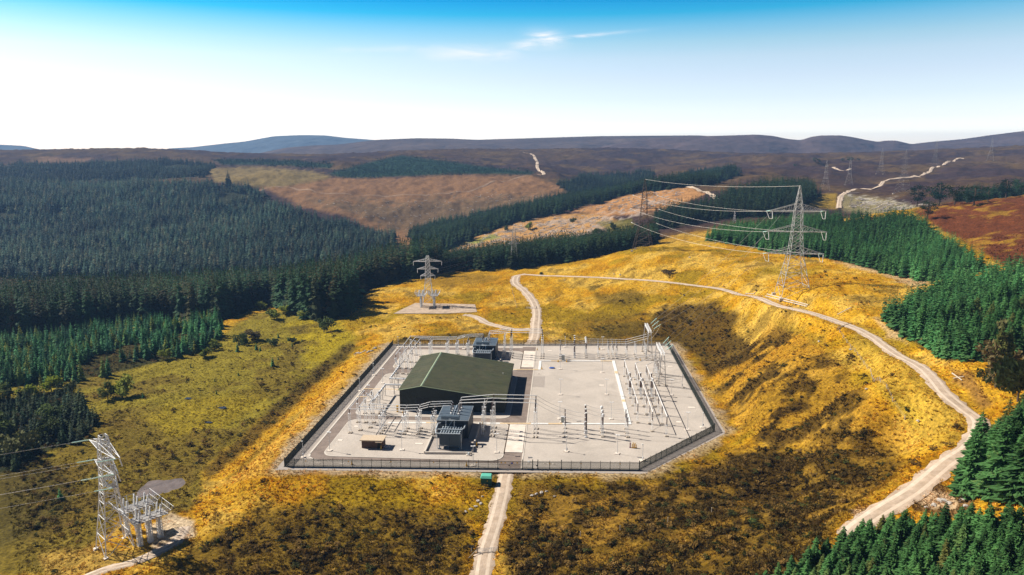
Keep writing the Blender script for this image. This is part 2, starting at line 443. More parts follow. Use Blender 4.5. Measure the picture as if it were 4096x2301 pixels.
def seg_dist(px, py, pts):
    """distance to a polyline and running parameter"""
    best = np.full(px.shape, 1e9); par = np.zeros(px.shape)
    acc = 0.0
    for (x0, y0), (x1, y1) in zip(pts[:-1], pts[1:]):
        dx, dy = x1 - x0, y1 - y0; L2 = dx * dx + dy * dy; L = math.sqrt(L2)
        t = np.clip(((px - x0) * dx + (py - y0) * dy) / L2, 0, 1)
        d = np.hypot(px - x0 - t * dx, py - y0 - t * dy)
        m = d < best
        best = np.where(m, d, best); par = np.where(m, acc + t * L, par)
        acc += L
    return best, par

def poly_sd(px, py, poly):
    """signed distance, positive inside"""
    best = np.full(px.shape, 1e18); ins = np.zeros(px.shape, bool)
    n = len(poly)
    for i in range(n):
        x0, y0 = poly[i]; x1, y1 = poly[(i + 1) % n]
        dx, dy = x1 - x0, y1 - y0
        t = np.clip(((px - x0) * dx + (py - y0) * dy) / (dx * dx + dy * dy + 1e-9), 0, 1)
        best = np.minimum(best, (px - x0 - t * dx) ** 2 + (py - y0 - t * dy) ** 2)
        c = ((y0 > py) != (y1 > py))
        with np.errstate(divide='ignore', invalid='ignore'):
            xc = x0 + (py - y0) * dx / (dy if abs(dy) > 1e-9 else 1e-9)
        ins ^= c & (px < xc)
    d = np.sqrt(best)
    return np.where(ins, d, -d)

# natural roughness before the levelled ground is cut into it
rough_amp = np.clip(GR / 300.0, 0.7, 6.0)
n1 = (fbm(GX, GY, 26, 4, 1) - 0.5) * 2.6 * rough_amp + (fbm(GX, GY, 7.5, 3, 5) - 0.5) * 1.7 * np.clip(GR / 300, 0.8, 2) + (fbm(GX, GY, 2.4, 2, 9) - 0.5) * 0.75
Z += n1.reshape(NA, NR) * 0.8
Z += ((fbm(GX, GY, 190, 4, 15) - 0.5) * 34 * sstep(880, 1250, GR) * (1 - sstep(2000, 2300, GR))).reshape(NA, NR)

# level platform
CORN = dict(FL=(-83.4, 202.9), FR=(25.3, 207.6), R1=(54.6, 240.4), BR=(55.1, 355.0), BL=(-82.6, 345.7))
PLAT_UV = [(-85.6, 200.4), (-11, 203.6), (27.0, 205.0), (58.2, 239.2), (58.3, 358.0), (-85.2, 347.6)]
plat = [(yd(u, v).x, yd(u, v).y) for u, v in PLAT_UV]
sdp = poly_sd(GX, GY, plat).reshape(NA, NR)
wp = sstep(3.0, 16.0, -sdp)
Z = Z * wp + np.where(sdp > 0.3, -0.22, -0.03) * (1 - wp)

# tracks: centre lines found on the ground, then the ground is eased to them
def spline(pts, step=2.0):
    pts = [Vector(p) for p in pts]
    out = []
    for i in range(len(pts) - 1):
        p0 = pts[max(i - 1, 0)]; p1 = pts[i]; p2 = pts[i + 1]; p3 = pts[min(i + 2, len(pts) - 1)]
        n = max(2, int((p2 - p1).length / step))
        for k in range(n):
            t = k / n
            out.append(0.5 * ((2 * p1) + (p2 - p0) * t + (2 * p0 - 5 * p1 + 4 * p2 - p3) * t * t + (3 * p1 - p0 - 3 * p2 + p3) * t ** 3))
    out.append(pts[-1])
    return out

TRACKS = []
def make_track_path(name, pix, width, step=2.0, uv_start=None, smooth=9):
    pts = [hit(*p) for p in pix]
    if uv_start: pts = [yd(*p) for p in uv_start] + pts
    sp = spline([(p[0], p[1], 0) for p in pts], step)
    zz = T(np.array([p.x for p in sp]), np.array([p.y for p in sp]))
    k = smooth; pad = np.pad(zz, (k, k), mode='edge'); zz = np.convolve(pad, np.ones(2 * k + 1) / (2 * k + 1), 'valid')
    global Z
    xy = [(p.x, p.y) for p in sp]
    gx, gy = GX.reshape(NA, NR), GY.reshape(NA, NR)
    x0 = min(p[0] for p in xy) - 12; x1 = max(p[0] for p in xy) + 12; y0 = min(p[1] for p in xy) - 12; y1 = max(p[1] for p in xy) + 12
    idx = np.where((gx > x0) & (gx < x1) & (gy > y0) & (gy < y1) & (sdp < 3))
    acc = np.concatenate([[0], np.cumsum([math.hypot(b[0] - a[0], b[1] - a[1]) for a, b in zip(xy[:-1], xy[1:])])])
    if len(idx[0]) and step < 6:
        d, par = seg_dist(gx[idx], gy[idx], xy)
        rz = np.interp(par, acc, zz) - 0.30
        w = sstep(width / 2 + 1.0, width / 2 + 7.0, d)
        Z[idx] = Z[idx] * w + rz * (1 - w)
    TRACKS.append((name, xy, zz, width))
    return xy, zz

make_track_path('gravel_track', [(1272,1190),(1262,1245),(1243,1320),(1222,1390),(1212,1447),(1200,1520)], 5.2, uv_start=[(-13.9, 206.2)])
make_track_path('gravel_track', [(1346,845),(1348,815),(1350,785),(1340,755),(1318,730),(1297,712),(1300,697),(1325,688)], 6.4, uv_start=[(-13.4, 347)])
make_track_path('gravel_track', [(1322,692),(1380,692),(1480,696),(1600,704),(1720,716),(1830,732),(1920,751),(2000,771),(2100,801),(2200,850),(2290,912),(2370,980),(2430,1035),(2463,1068),(2445,1110),(2385,1168),(2300,1225),(2220,1280),(2172,1315),(2148,1338),(2135,1360)], 4.9)
make_track_path('gravel_track', [(1334,826),(1300,827),(1255,822),(1225,812),(1200,797),(1170,790)], 5.5)
make_track_path('gravel_track', [(2110,524),(2112,505),(2120,490),(2150,476),(2210,470),(2218,462),(2250,450),(2300,443),(2325,438),(2360,420),(2400,405),(2425,400)], 6.0, 8.0, smooth=3)
make_track_path('gravel_track', [(2140,425),(2120,430),(2095,421)], 5.0, 8.0, smooth=2)
make_track_path('gravel_track', [(1368,440),(1362,430),(1352,424),(1351,408),(1345,395),(1335,387),(1316,383)], 8.0, 10.0, smooth=3)
make_track_path('gravel_track', [(650,480),(720,470),(760,478),(830,487),(960,494),(1060,491),(1150,482),(1230,461),(1300,448),(1362,441)], 6.0, 8.0, smooth=3)
make_track_path('gravel_track', [(1700,463),(1760,482),(1800,498),(1840,520)], 7.0, 6.0, smooth=3)
make_track_path('gravel_track', [(200,1460),(260,1432),(330,1412),(395,1388),(440,1360),(465,1325)], 3.6, smooth=6)

# hardstanding of the middle terminal tower and the peat pond
padC = [hit(*p) for p in ((990,792),(1045,765),(1195,765),(1200,784),(1120,789))]
padz = 0.5
pxy = [(p.x, p.y) for p in padC]
gx, gy = GX.reshape(NA, NR), GY.reshape(NA, NR)
sdpad = poly_sd(gx, gy, pxy); w = sstep(0.5, 7, -sdpad); Z = Z * w + (padz - 0.25) * (1 - w)
pond = [at_z(*p, -8.6) for p in ((330,1250),(345,1226),(375,1210),(420,1204),(455,1204),(468,1216),(455,1232),(410,1243),(360,1256),(335,1258))]
sdpond = poly_sd(gx, gy, [(p[0], p[1]) for p in pond]); nb = sstep(0.0, 9, -sdpond); Z = np.where(sdpond > -9, np.maximum(Z, -8.35 * (1 - nb) + Z * nb), Z); w = sstep(-1.2, 0.6, -sdpond - (nz_p := (vnoise(gx / 3, gy / 3, 4) - .5) * 2.4)); Z = Z * w + (-8.95) * (1 - w)

# ------------------------------------------------------------------ what grows where
zf = Z.ravel()
PX, PY, PD = project(GX, GY, zf)
nz0 = fbm(GX, GY, 60, 4, 21) - 0.5
nz1 = fbm(GX, GY, 17, 4, 31) - 0.5
nz2 = fbm(GX, GY, 5.5, 3, 41) - 0.5
nfar = fbm(GX, GY, 260, 5, 51) - 0.5
near = 1 - sstep(520, 760, PD)
COLR = np.zeros((GX.size, 3))
def lerp_to(c, w):
    global COLR
    COLR += (np.array(c)[None] - COLR) * np.clip(w, 0, 1)[:, None]
moor_p, moor_b = (0.050, 0.030, 0.030), (0.085, 0.050, 0.028)
COLR[:] = moor_p
lerp_to(moor_b, sstep(-0.10, 0.12, nfar + nz0 * 0.5))
lerp_to((0.14, 0.09, 0.033), sstep(0.08, 0.24, nz0 + 0.4 * nfar) * 0.5)
gold = (0.50, 0.275, 0.016); gold2 = (0.58, 0.36, 0.055); olive = (0.27, 0.185, 0.008); dark = (0.060, 0.034, 0.005)
COLN = np.zeros_like(COLR); COLN[:] = gold
def lerpn(c, w):
    global COLN
    COLN += (np.array(c)[None] - COLN) * np.clip(w, 0, 1)[:, None]
lerpn(gold2, sstep(0.0, 0.16, nz1))
lerpn((0.44, 0.21, 0.005), sstep(0.03, 0.16, -nz1 + nz0 * 0.6))
lerpn(olive, sstep(0.10, 0.24, -nz1 * 0.6 + nz0) * 0.8)
lerpn(dark, sstep(0.13, 0.2, nz2 * 0.55 + nz1 * 0.75 - nz0 * 0.2) * 0.5)
COLR = COLR * (1 - near[:, None]) + COLN * near[:, None]

def patch(poly, c, soft=10, amp=60, dmin=0, dmax=1e9, k=1.0, nz=None):
    """one cover colour over an area, with a ragged edge; nz breaks it into clumps"""
    xs = [p[0] for p in poly]; ys = [p[1] for p in poly]
    e_ = min(amp, 80)
    ex = e_ * 0.6 + soft
    i = np.where((PX > min(xs) - ex) & (PX < max(xs) + ex) & (PY > min(ys) - ex) & (PY < max(ys) + ex) & (PD > dmin) & (PD < dmax))[0]
    if not len(i): return
    s = poly_sd(PX[i], PY[i], poly) + (nz1[i] * 0.6 + nz2[i] * 0.4) * e_
    w = sstep(-soft, soft, s) * k
    if nz is not None: w = w * sstep(-0.05, 0.06, nz[i])
    COLR[i] += (np.array(c)[None] - COLR[i]) * w[:, None]
mixn = nz1 * 0.5 + nz2 * 0.6
bog = [(0,960),(300,930),(540,850),(650,770),(840,800),(900,860),(880,890),(800,960),(640,1080),(520,1180),(480,1290),(300,1300),(150,1447),(-300,1447),(-300,980)]
patch(bog, (0.24, 0.188, 0.020), 14, 40, dmax=480)
patch(bog, (0.37, 0.27, 0.008), 20, 60, dmax=480, k=0.75, nz=nz0 * 0.7 + nz1 * 0.3 - 0.05)
patch(bog, (0.13, 0.085, 0.015), 20, 60, dmax=480, k=0.6, nz=-nz1 - 0.08)
patch([(300,1040),(480,1060),(560,1120),(500,1200),(480,1290),(320,1300),(150,1447),(-200,1447),(-200,1150),(120,1150)], (0.14, 0.088, 0.014), 25, 90, dmax=420, k=0.6)
patch([(-100,1150),(120,1150),(200,1230),(150,1330),(-100,1420)], (0.07, 0.055, 0.012), 25, 90, dmax=420, k=0.8)
patch([(330,1040),(640,985),(680,1000),(560,1080),(420,1090)], (0.30, 0.22, 0.015), 15, 70, dmax=420, k=0.8)
# ditch and tussocks below the west bank
patch([(520,1215),(600,1150),(700,1060),(820,950),(900,875),(880,860),(800,920),(690,1020),(590,1110),(510,1180)], (0.085, 0.055, 0.010), 8, 26, dmax=420, k=0.85)
patch([(560,1210),(640,1140),(740,1040),(770,1030),(650,1150),(580,1215)], (0.20, 0.125, 0.015), 6, 14, dmax=420, k=0.7)
patch([(540,1225),(710,1190),(985,862),(968,862),(840,960),(690,1110),(600,1190)], (0.50, 0.28, 0.035), 5, 14, dmax=420)
patch([(690,1185),(985,866),(975,862),(680,1170)], (0.56, 0.42, 0.25), 4, 10, dmax=420, k=0.8)
patch([(690,1184),(1200,1190),(1210,1197),(700,1195)], (0.40, 0.20, 0.05), 2, 8, dmax=300, k=0.8)
# rank brown growth and painted slope shade south and east of the compound
patch([(640,1290),(800,1250),(1000,1270),(1170,1290),(1180,1350),(1190,1447),(900,1520),(300,1520),(420,1430),(480,1370)], (0.14, 0.088, 0.010), 22, 80, dmax=300, k=0.9)
patch([(640,1295),(760,1265),(950,1270),(1150,1300),(1180,1345),(1190,1447),(1000,1450),(800,1440),(640,1447),(500,1400)], dark, 30, 330, dmax=300, k=0.9, nz=mixn - 0.03)
patch([(1300,1200),(1500,1225),(1700,1195),(1850,1130),(2000,1120),(2250,1130),(2290,1170),(2170,1270),(2080,1330),(1900,1520),(1250,1520),(1280,1330)], (0.125, 0.072, 0.009), 26, 90, dmax=300, k=0.92)
patch([(1300,1215),(1500,1240),(1750,1180),(2000,1130),(2200,1170),(2150,1280),(2050,1350),(1900,1520),(1250,1520),(1280,1330)], dark, 40, 420, dmax=300, k=0.95, nz=mixn - 0.02)
patch([(1300,1215),(1750,1190),(2200,1140),(2200,1250),(1950,1400),(1300,1447)], (0.30, 0.165, 0.02), 30, 60, dmax=300, k=0.7, nz=-mixn - 0.08)
patch([(1790,920),(1880,850),(1960,800),(2050,840),(2160,960),(2260,1060),(2280,1120),(2100,1130),(1900,1100),(1830,1060)], (0.33, 0.170, 0.016), 26, 70, dmax=320, k=0.7)
patch([(1790,920),(1880,860),(1990,830),(2100,920),(2240,1070),(2200,1140),(1900,1120),(1830,1060)], dark, 36, 60, dmax=320, k=0.9, nz=mixn + 0.01)  # dark heather mixed with hillside shading painted into the cover colour
patch([(1640,800),(1700,770),(1800,762),(1860,790),(1850,830),(1900,900),(1780,950),(1720,880),(1640,850),(1500,850),(1480,820)], dark, 14, 60, dmax=420, k=0.9)  # shade of the bank facing away, painted as dark ground
patch([(1440,800),(1600,770),(1640,800),(1600,850),(1420,850)], (0.16, 0.105, 0.012), 20, 70, dmax=420, k=0.7)
patch([(1480,720),(1530,735),(1600,730),(1640,760),(1560,780),(1500,760)], (0.13, 0.085, 0.010), 10, 40, dmax=470, k=0.8)
patch([(1000,855),(1060,843),(1180,838),(1230,838),(1230,852),(1000,862)], (0.10, 0.07, 0.01), 4, 14, dmax=420, k=0.9)
patch([(1040,700),(1180,685),(1270,690),(1260,712),(1090,722)], (0.24, 0.135, 0.012), 6, 30, dmax=600, k=0.8)
patch([(2150,800),(2240,850),(2330,930),(2440,1050),(2400,1130),(2330,1130),(2260,1040),(2140,880)], (0.43, 0.27, 0.030), 12, 40, dmax=320, k=0.8)
patch([(2380,920),(2450,940),(2500,1020),(2470,1030),(2400,960)], (0.20, 0.10, 0.03), 10, 50, dmax=320, k=0.8)
patch([(2270,1240),(2350,1200),(2400,1250),(2450,1250),(2460,1290),(2400,1310),(2300,1290)], (0.13, 0.07, 0.03), 6, 30, dmax=220, k=0.9)
patch([(2310,1250),(2400,1245),(2420,1290),(2330,1285)], (0.56, 0.40, 0.24), 5, 60, dmax=220, k=0.85)
patch([(2140,1285),(2200,1270),(2200,1300),(2150,1310)], (0.50, 0.34, 0.20), 6, 20, dmax=220, k=0.8)
patch([(2290,690),(2340,712),(2300,722),(2210,690),(2100,660),(2080,650)], (0.52, 0.36, 0.20), 5, 18, dmax=520, k=0.8)
patch([(2200,800),(2260,830),(2290,870),(2230,850)], (0.52, 0.36, 0.20), 6, 30, dmax=320, k=0.7)
patch([(1590,795),(1600,790),(1640,790)], dark, 3, 8)
patch([(370,1330),(430,1290),(490,1310),(490,1350),(430,1370),(390,1390)], (0.55, 0.42, 0.27), 6, 22, dmax=260)
patch([(100,1400),(250,1370),(330,1400),(250,1440),(120,1460)], (0.40, 0.25, 0.05), 10, 40, dmax=260, k=0.8)
patch([(1940,800),(2330,1040),(2300,1080),(2060,840)], (0.34, 0.25, 0.02), 10, 30, dmax=320, k=0.35)
# clear-felled ground and moor across the valley
fel = (0.33, 0.175, 0.070)
patch([(650,470),(720,455),(840,445),(1000,448),(1150,440),(1340,445),(1420,470),(1460,500),(1400,520),(1250,545),(1100,590),(1030,620),(960,590),(870,545),(760,520)], (0.235, 0.125, 0.055), 6, 25, dmin=950)
patch([(520,425),(640,420),(780,430),(840,445),(720,470),(640,470),(540,455)], (0.21, 0.15, 0.055), 5, 18, dmin=1200)
patch([(780,500),(1000,510),(1300,490),(1420,490),(1300,540),(1050,600)], (0.14, 0.095, 0.05), 15, 120, dmin=950, k=0.8)
patch([(1130,632),(1180,600),(1280,565),(1400,540),(1520,535),(1560,560),(1500,580),(1420,600),(1300,615),(1160,645)], (0.46, 0.25, 0.085), 5, 16, dmin=720, dmax=1150)
patch([(1440,530),(1520,510),(1620,480),(1740,470),(1770,490),(1700,520),(1600,540),(1520,545)], (0.43, 0.22, 0.085), 5, 16, dmin=720, dmax=1250)
patch([(1130,632),(1200,598),(1300,570),(1500,545),(1700,490),(1560,560),(1420,600),(1300,622)], (0.36, 0.30, 0.26), 6, 110, dmin=720, dmax=1200, k=0.7, nz=mixn)
patch([(1170,608),(1240,590),(1260,598),(1190,614)], (0.20, 0.24, 0.03), 4, 12, dmin=720, dmax=1100, k=0.8)
patch([(1500,560),(1590,550),(1600,575),(1540,585)], (0.15, 0.13, 0.02), 4, 14, dmin=650, dmax=1100, k=0.8)
patch([(2030,490),(2105,485),(2105,525),(2030,520)], (0.34, 0.22, 0.03), 5, 12, dmin=650, dmax=1100, k=0.9)
patch([(2120,490),(2220,500),(2330,525),(2250,545),(2120,530)], (0.24, 0.20, 0.10), 6, 20, dmin=600, dmax=1100)
patch([(2140,492),(2230,505),(2340,520),(2320,535),(2200,515)], (0.50, 0.46, 0.42), 5, 40, dmin=600, dmax=1100, k=0.6, nz=mixn - 0.06)
patch([(2290,530),(2400,505),(2600,490),(2900,490),(2900,720),(2560,690),(2440,620)], (0.135, 0.042, 0.014), 6, 24, dmin=280, dmax=700)
patch([(2290,530),(2400,505),(2600,490),(2900,490),(2900,720),(2560,690),(2440,620)], (0.36, 0.20, 0.02), 12, 130, dmin=280, dmax=700, k=0.75, nz=nz0 * 0.5 + nz2 * 0.5 - 0.17)
patch([(60,410),(110,395),(240,398),(200,412)], (0.26, 0.15, 0.08), 4, 12, dmin=1500, k=0.6)
edge = sstep(-5.0, -0.5, sdp.ravel() + nz2 * 7) * (sdp.ravel() < 0.5)
COLR += (np.array((0.46, 0.35, 0.22))[None] - COLR) * (edge * 0.75)[:, None]
COLR = np.clip(COLR, 0.004, 0.9)

tm = bpy.data.meshes.new('ground')
verts = np.stack([GX, GY, zf], 1).astype(np.float32)
ii = np.arange(NA * NR).reshape(NA, NR)
quads = np.stack([ii[:-1, :-1], ii[1:, :-1], ii[1:, 1:], ii[:-1, 1:]], -1).reshape(-1, 4)
tm.vertices.add(len(verts)); tm.vertices.foreach_set('co', verts.ravel())
tm.loops.add(quads.size); tm.loops.foreach_set('vertex_index', quads.ravel().astype(np.int32))
tm.polygons.add(len(quads)); tm.polygons.foreach_set('loop_start', np.arange(0, quads.size, 4, dtype=np.int32)); tm.polygons.foreach_set('loop_total', np.full(len(quads), 4, np.int32))
tm.polygons.foreach_set('use_smooth', np.ones(len(quads), bool))
tm.update(calc_edges=True)
ca = tm.color_attributes.new('cover', 'FLOAT_COLOR', 'POINT')
ca.data.foreach_set('color', np.concatenate([COLR, np.ones((len(COLR), 1))], 1).astype(np.float32).ravel())

def cover_mat(name, attr, atype='GEOMETRY', s1=1.0, s2=0.12, bump=0.5, var=0.8):
    m = bpy.data.materials.new(name); m.use_nodes = True
    n, l = m.node_tree.nodes, m.node_tree.links
    b = n['Principled BSDF']; b.inputs['Roughness'].default_value = 0.95; b.inputs['Specular IOR Level'].default_value = 0.05
    at = n.new('ShaderNodeAttribute'); at.attribute_type = atype; at.attribute_name = attr
    g = n.new('ShaderNodeNewGeometry')
    t1 = n.new('ShaderNodeTexNoise'); t1.inputs['Scale'].default_value = s1; t1.inputs['Detail'].default_value = 6; t1.inputs['Roughness'].default_value = 0.7
    t2 = n.new('ShaderNodeTexNoise'); t2.inputs['Scale'].default_value = s2; t2.inputs['Detail'].default_value = 5; t2.inputs['Roughness'].default_value = 0.65
    l.new(g.outputs['Position'], t1.inputs['Vector']); l.new(g.outputs['Position'], t2.inputs['Vector'])
    r1 = n.new('ShaderNodeMapRange'); r1.inputs['From Min'].default_value = 0.28; r1.inputs['From Max'].default_value = 0.72
    r1.inputs['To Min'].default_value = 1 - var; r1.inputs['To Max'].default_value = 1 + var * 0.8
    l.new(t1.outputs['Fac'], r1.inputs['Value'])
    r2 = n.new('ShaderNodeMapRange'); r2.inputs['From Min'].default_value = 0.3; r2.inputs['From Max'].default_value = 0.7
    r2.inputs['To Min'].default_value = 0.75; r2.inputs['To Max'].default_value = 1.22
    l.new(t2.outputs['Fac'], r2.inputs['Value'])
    mu = n.new('ShaderNodeMath'); mu.operation = 'MULTIPLY'; l.new(r1.outputs[0], mu.inputs[0]); l.new(r2.outputs[0], mu.inputs[1])
    mx = n.new('ShaderNodeMix'); mx.data_type = 'RGBA'; mx.blend_type = 'MULTIPLY'; mx.inputs['Factor'].default_value = 1
    l.new(at.outputs['Color'], mx.inputs['A']); l.new(mu.outputs[0], mx.inputs['B'])
    l.new(mx.outputs['Result'], b.inputs['Base Color'])
    if bump:
        bp = n.new('ShaderNodeBump'); bp.inputs['Distance'].default_value = bump
        l.new(t1.outputs['Fac'], bp.inputs['Height']); l.new(bp.outputs[0], b.inputs['Normal'])
    return m
M['cover'] = cover_mat('moor_vegetation', 'cover')
tm.materials.append(M['cover'])
ground = link('ground', tm)
tag(ground, 'rolling moorland and grass hillside around the compound', 'ground', kind='structure')

# ------------------------------------------------------------------ far hills
def far_hill(prof, d, half, c1, c2, label, seed, base=10):
    xs = np.array([p[0] for p in prof], float); ys = np.array([p[1] for p in prof], float)
    n, m = 340, 64
    X = np.linspace(xs[0], xs[-1], n)
    Yp = np.interp(X, xs, ys)
    k = 1; Yp = np.convolve(np.pad(Yp, (k, k), mode='edge'), np.ones(2 * k + 1) / (2 * k + 1), 'valid')
    az = np.arctan((X * DSC - CX) / FPX * CP)
    crest = CAMH + (-SP + (-(Yp * DSC - CY) / FPX) * CP) / (CP + (-(Yp * DSC - CY) / FPX) * SP) * d
    t = np.linspace(-1, 1, m)
    prof_t = np.cos(t * math.pi / 2) ** 1.3
    V = np.zeros((n, m, 3))
    for j in range(m):
        rr = (d + t[j] * half) / np.cos(az)
        x, y = np.sin(az) * rr, np.cos(az) * rr
        nzv = (fbm(x, y, 420, 5, seed) - 0.5) * 70 * (1 - prof_t[j] ** 4)
        V[:, j, 0] = x; V[:, j, 1] = y; V[:, j, 2] = base + (crest - base) * prof_t[j] + nzv
    idx = np.arange(n * m).reshape(n, m)
    q = np.stack([idx[:-1, :-1], idx[1:, :-1], idx[1:, 1:], idx[:-1, 1:]], -1).reshape(-1, 4)
    me = bpy.data.meshes.new('hill')
    me.from_pydata(V.reshape(-1, 3).tolist(), [], q.tolist())
    me.polygons.foreach_set('use_smooth', [True] * len(me.polygons))
    me.materials.append(mat('hill_moor', c1, 0.95, c2=c2, scale=0.0045, detail=11, spec=0.05, bump=30, bscale=0.008, stretch=(1, 1, 3)))
    o = link('hill', me)
    return tag(o, label, 'hill', kind='structure')
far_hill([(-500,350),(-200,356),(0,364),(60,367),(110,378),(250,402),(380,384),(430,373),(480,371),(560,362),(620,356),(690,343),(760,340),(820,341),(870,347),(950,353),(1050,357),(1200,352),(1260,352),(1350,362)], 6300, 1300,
         (0.075, 0.105, 0.14), (0.11, 0.14, 0.17), 'mountain on the left skyline with haze blue painted in', 3)  # blue of the distant haze is painted into this hill's base colours
far_hill([(560,400),(650,386),(720,372),(790,366),(850,364),(900,358),(950,352),(1050,348),(1130,349),(1200,352),(1300,349),(1400,346),(1500,343),(1600,342),(1750,341),(1850,346),(2000,356),(2200,372)], 4200, 1100,
         (0.050, 0.037, 0.038), (0.125, 0.088, 0.072), 'long purple moorland ridge across the middle skyline', 7)
far_hill([(1500,372),(1600,352),(1700,344),(1800,342),(1900,339),(1940,342),(1980,350),(2012,353),(2040,344),(2065,341),(2110,341),(2140,345),(2180,353),(2205,357),(2225,354),(2250,354),(2290,363),(2330,358),(2420,350),(2480,341),(2576,329),(2800,322),(3000,330)], 3500, 800,
         (0.048, 0.035, 0.040), (0.125, 0.085, 0.078), 'purple hills with two notched summits on the right skyline', 12)

# ------------------------------------------------------------------ track surfaces
def strip_mesh(name, xy, zz, width, m, parent=None, lift=0.0, wob=0.4):
    n = len(xy); vs_ = []; fs = []
    for i in range(n):
        a = Vector(xy[max(i - 1, 0)]); b = Vector(xy[min(i + 1, n - 1)])
        t = (b - a).normalized(); nn = Vector((-t.y, t.x))
        for j, s in enumerate((-1, -0.62, -0.3, 0, 0.3, 0.62, 1)):
            w = width / 2 * s * (1 + (wob * (random.random() - 0.5) if abs(s) == 1 else 0))
            dz = -0.22 if abs(s) == 1 else (0.05 if s == 0 else (-0.03 if abs(s) == 0.3 else 0.0))
            X_, Y_ = xy[i][0] + nn.x * w, xy[i][1] + nn.y * w
            vs_.append((X_, Y_, (float(T(X_, Y_)) + .45 if lift > .5 else zz[i] + lift) + dz))
    for i in range(n - 1):
        for j in range(6):
            a = i * 7 + j; fs.append((a, a + 1, a + 8, a + 7))
    me = bpy.data.meshes.new(name); me.from_pydata(vs_, [], fs); me.materials.append(m); me.materials.append(m if m is M['track_dim'] else M['track_rut'])
    me.polygons.foreach_set('material_index', [1 if k % 6 in (1, 4) else 0 for k in range(len(fs))])
    me.polygons.foreach_set('use_smooth', [True] * len(fs))
    return link(name, me, parent)
tl = ['pale gravel track running from the front gate towards the viewer', 'pale gravel track leading up from the rear gate', 'pale gravel road curving round the right-hand hillside',
      'short gravel spur to the middle terminal tower', 'pale track winding over the moor at upper right', 'short pale track on the far moor', 'pale track climbing the far central moor', 'track crossing the clear-felled slope', 'pale track beside the far felled ground', 'sandy path beside the lower left tower']
for i, (nm, xy, zz, wd) in enumerate(TRACKS):
    o = strip_mesh(nm, xy, zz, wd, M['track_dim'] if i == 7 else M['track'], lift=-0.05 + 0.035 * (i % 3) if (i < 4 or i == 9) else 0.9)
    tag(o, tl[i], 'track', kind='structure')

def flat(name, pts, z, m, label=None, cat=None, kind='structure', parent=None, thick=0.0):
    b = MB()
    pts = [Vector((p[0], p[1], z)) for p in pts]
    area = sum(pts[i].x * pts[(i + 1) % len(pts)].y - pts[(i + 1) % len(pts)].x * pts[i].y for i in range(len(pts)))
    if area < 0: pts = pts[::-1]
    b.poly(pts)
    if thick:
        n = len(pts)
        for i in range(n):
            a, c = pts[i], pts[(i + 1) % n]
            b.poly([Vector((a.x, a.y, z - thick)), Vector((c.x, c.y, z - thick)), c, a])
    o = b.build(name, m, parent)
    return tag(o, label, cat, kind=kind) if label else o
flat('hardstanding', [(p.x, p.y) for p in padC], padz + 0.02, M['track'], 'pale gravel hardstanding under the middle terminal tower', 'hardstanding', thick=0.3)
M['pond_silt'] = mat('drying_pond_silt', (0.115, 0.085, 0.075), 0.6, c2=(0.19, 0.15, 0.14), scale=0.5, detail=9, spec=0.3, stain=.45, sscale=.12)
cxp = sum(p[0] for p in pond) / len(pond); cyp = sum(p[1] for p in pond) / len(pond)
flat('pond', [(cxp + (p[0] - cxp) * 1.12, cyp + (p[1] - cyp) * 1.12) for p in pond], -8.66, M['pond_silt'], 'grey drying pond beside the lower left tower', 'pond')
for q in ((524,1062,13),(560,1026,10),(474,1003,9)):
    pass

# ================================================================== the compound
def uvp(l):
    return [(yd(u, v).x, yd(u, v).y) for u, v in l]
def rrect(u0, u1, v0, v1, r, n=6, skew=0.0):
    out = []
    for cu, cv, a0 in ((u1 - r, v0 + r, -90), (u1 - r, v1 - r, 0), (u0 + r, v1 - r, 90), (u0 + r, v0 + r, 180)):
        for k in range(n + 1):
            a = R(a0 + 90 * k / n)
            out.append((cu + r * math.cos(a), cv + r * math.sin(a)))
    return out
def ring(name, outer, inner, z, m, parent, h=0.1):
    b = MB(); n = len(outer)
    for i in range(n):
        j = (i + 1) % n
        a, c, d, e = (yd(*outer[i], z), yd(*outer[j], z), yd(*inner[j], z), yd(*inner[i], z))
        b.poly([a, c, d, e])
        b.poly([yd(*outer[i], z - h), yd(*outer[j], z - h), c, a])
    return b.build(name, m, parent)

flat('gravel_margin', plat, 0.0, M['gravel_dark'], 'grey gravel margin outside the security fence', 'gravel', thick=0.12)
inside = [CORN[k] for k in ('FL', 'FR', 'R1', 'BR', 'BL')]
flat('gravel_yard', uvp([(-82.9, 203.5), (25.0, 208.2), (54.1, 240.7), (54.6, 354.4), (-82.2, 345.2)]), 0.03, M['gravel'], 'pale gravel surface of the substation compound', 'yard')
flat('gravel_strip', uvp([(-82.6, 204.2), (-79.6, 209), (-79.6, 342), (-82.0, 344.6)]), 0.036, M['gravel_dark'], 'grey gravel strip inside the left fence', 'gravel')
b0 = [(-79.0, 213.0), (-78.3, 210.3), (-76.5, 208.6), (-74, 207.9), (-17.6, 208.9), (-17.6, 206.1), (-11.0, 206.1), (-10.7, 346.6), (-17.2, 346.4), (-17.2, 344.2), (-76, 342.6), (-78.4, 341.2), (-79.0, 338)]
roado = flat('yard_road', uvp(b0), 0.042, M['tarmac'], 'brown tarmac road inside the compound', 'road')
kb = MB()
for (a, c) in zip(b0[:4] + [(-21, 208.5)], b0[1:5] + [(-21.1, 208.5)]):
    pass
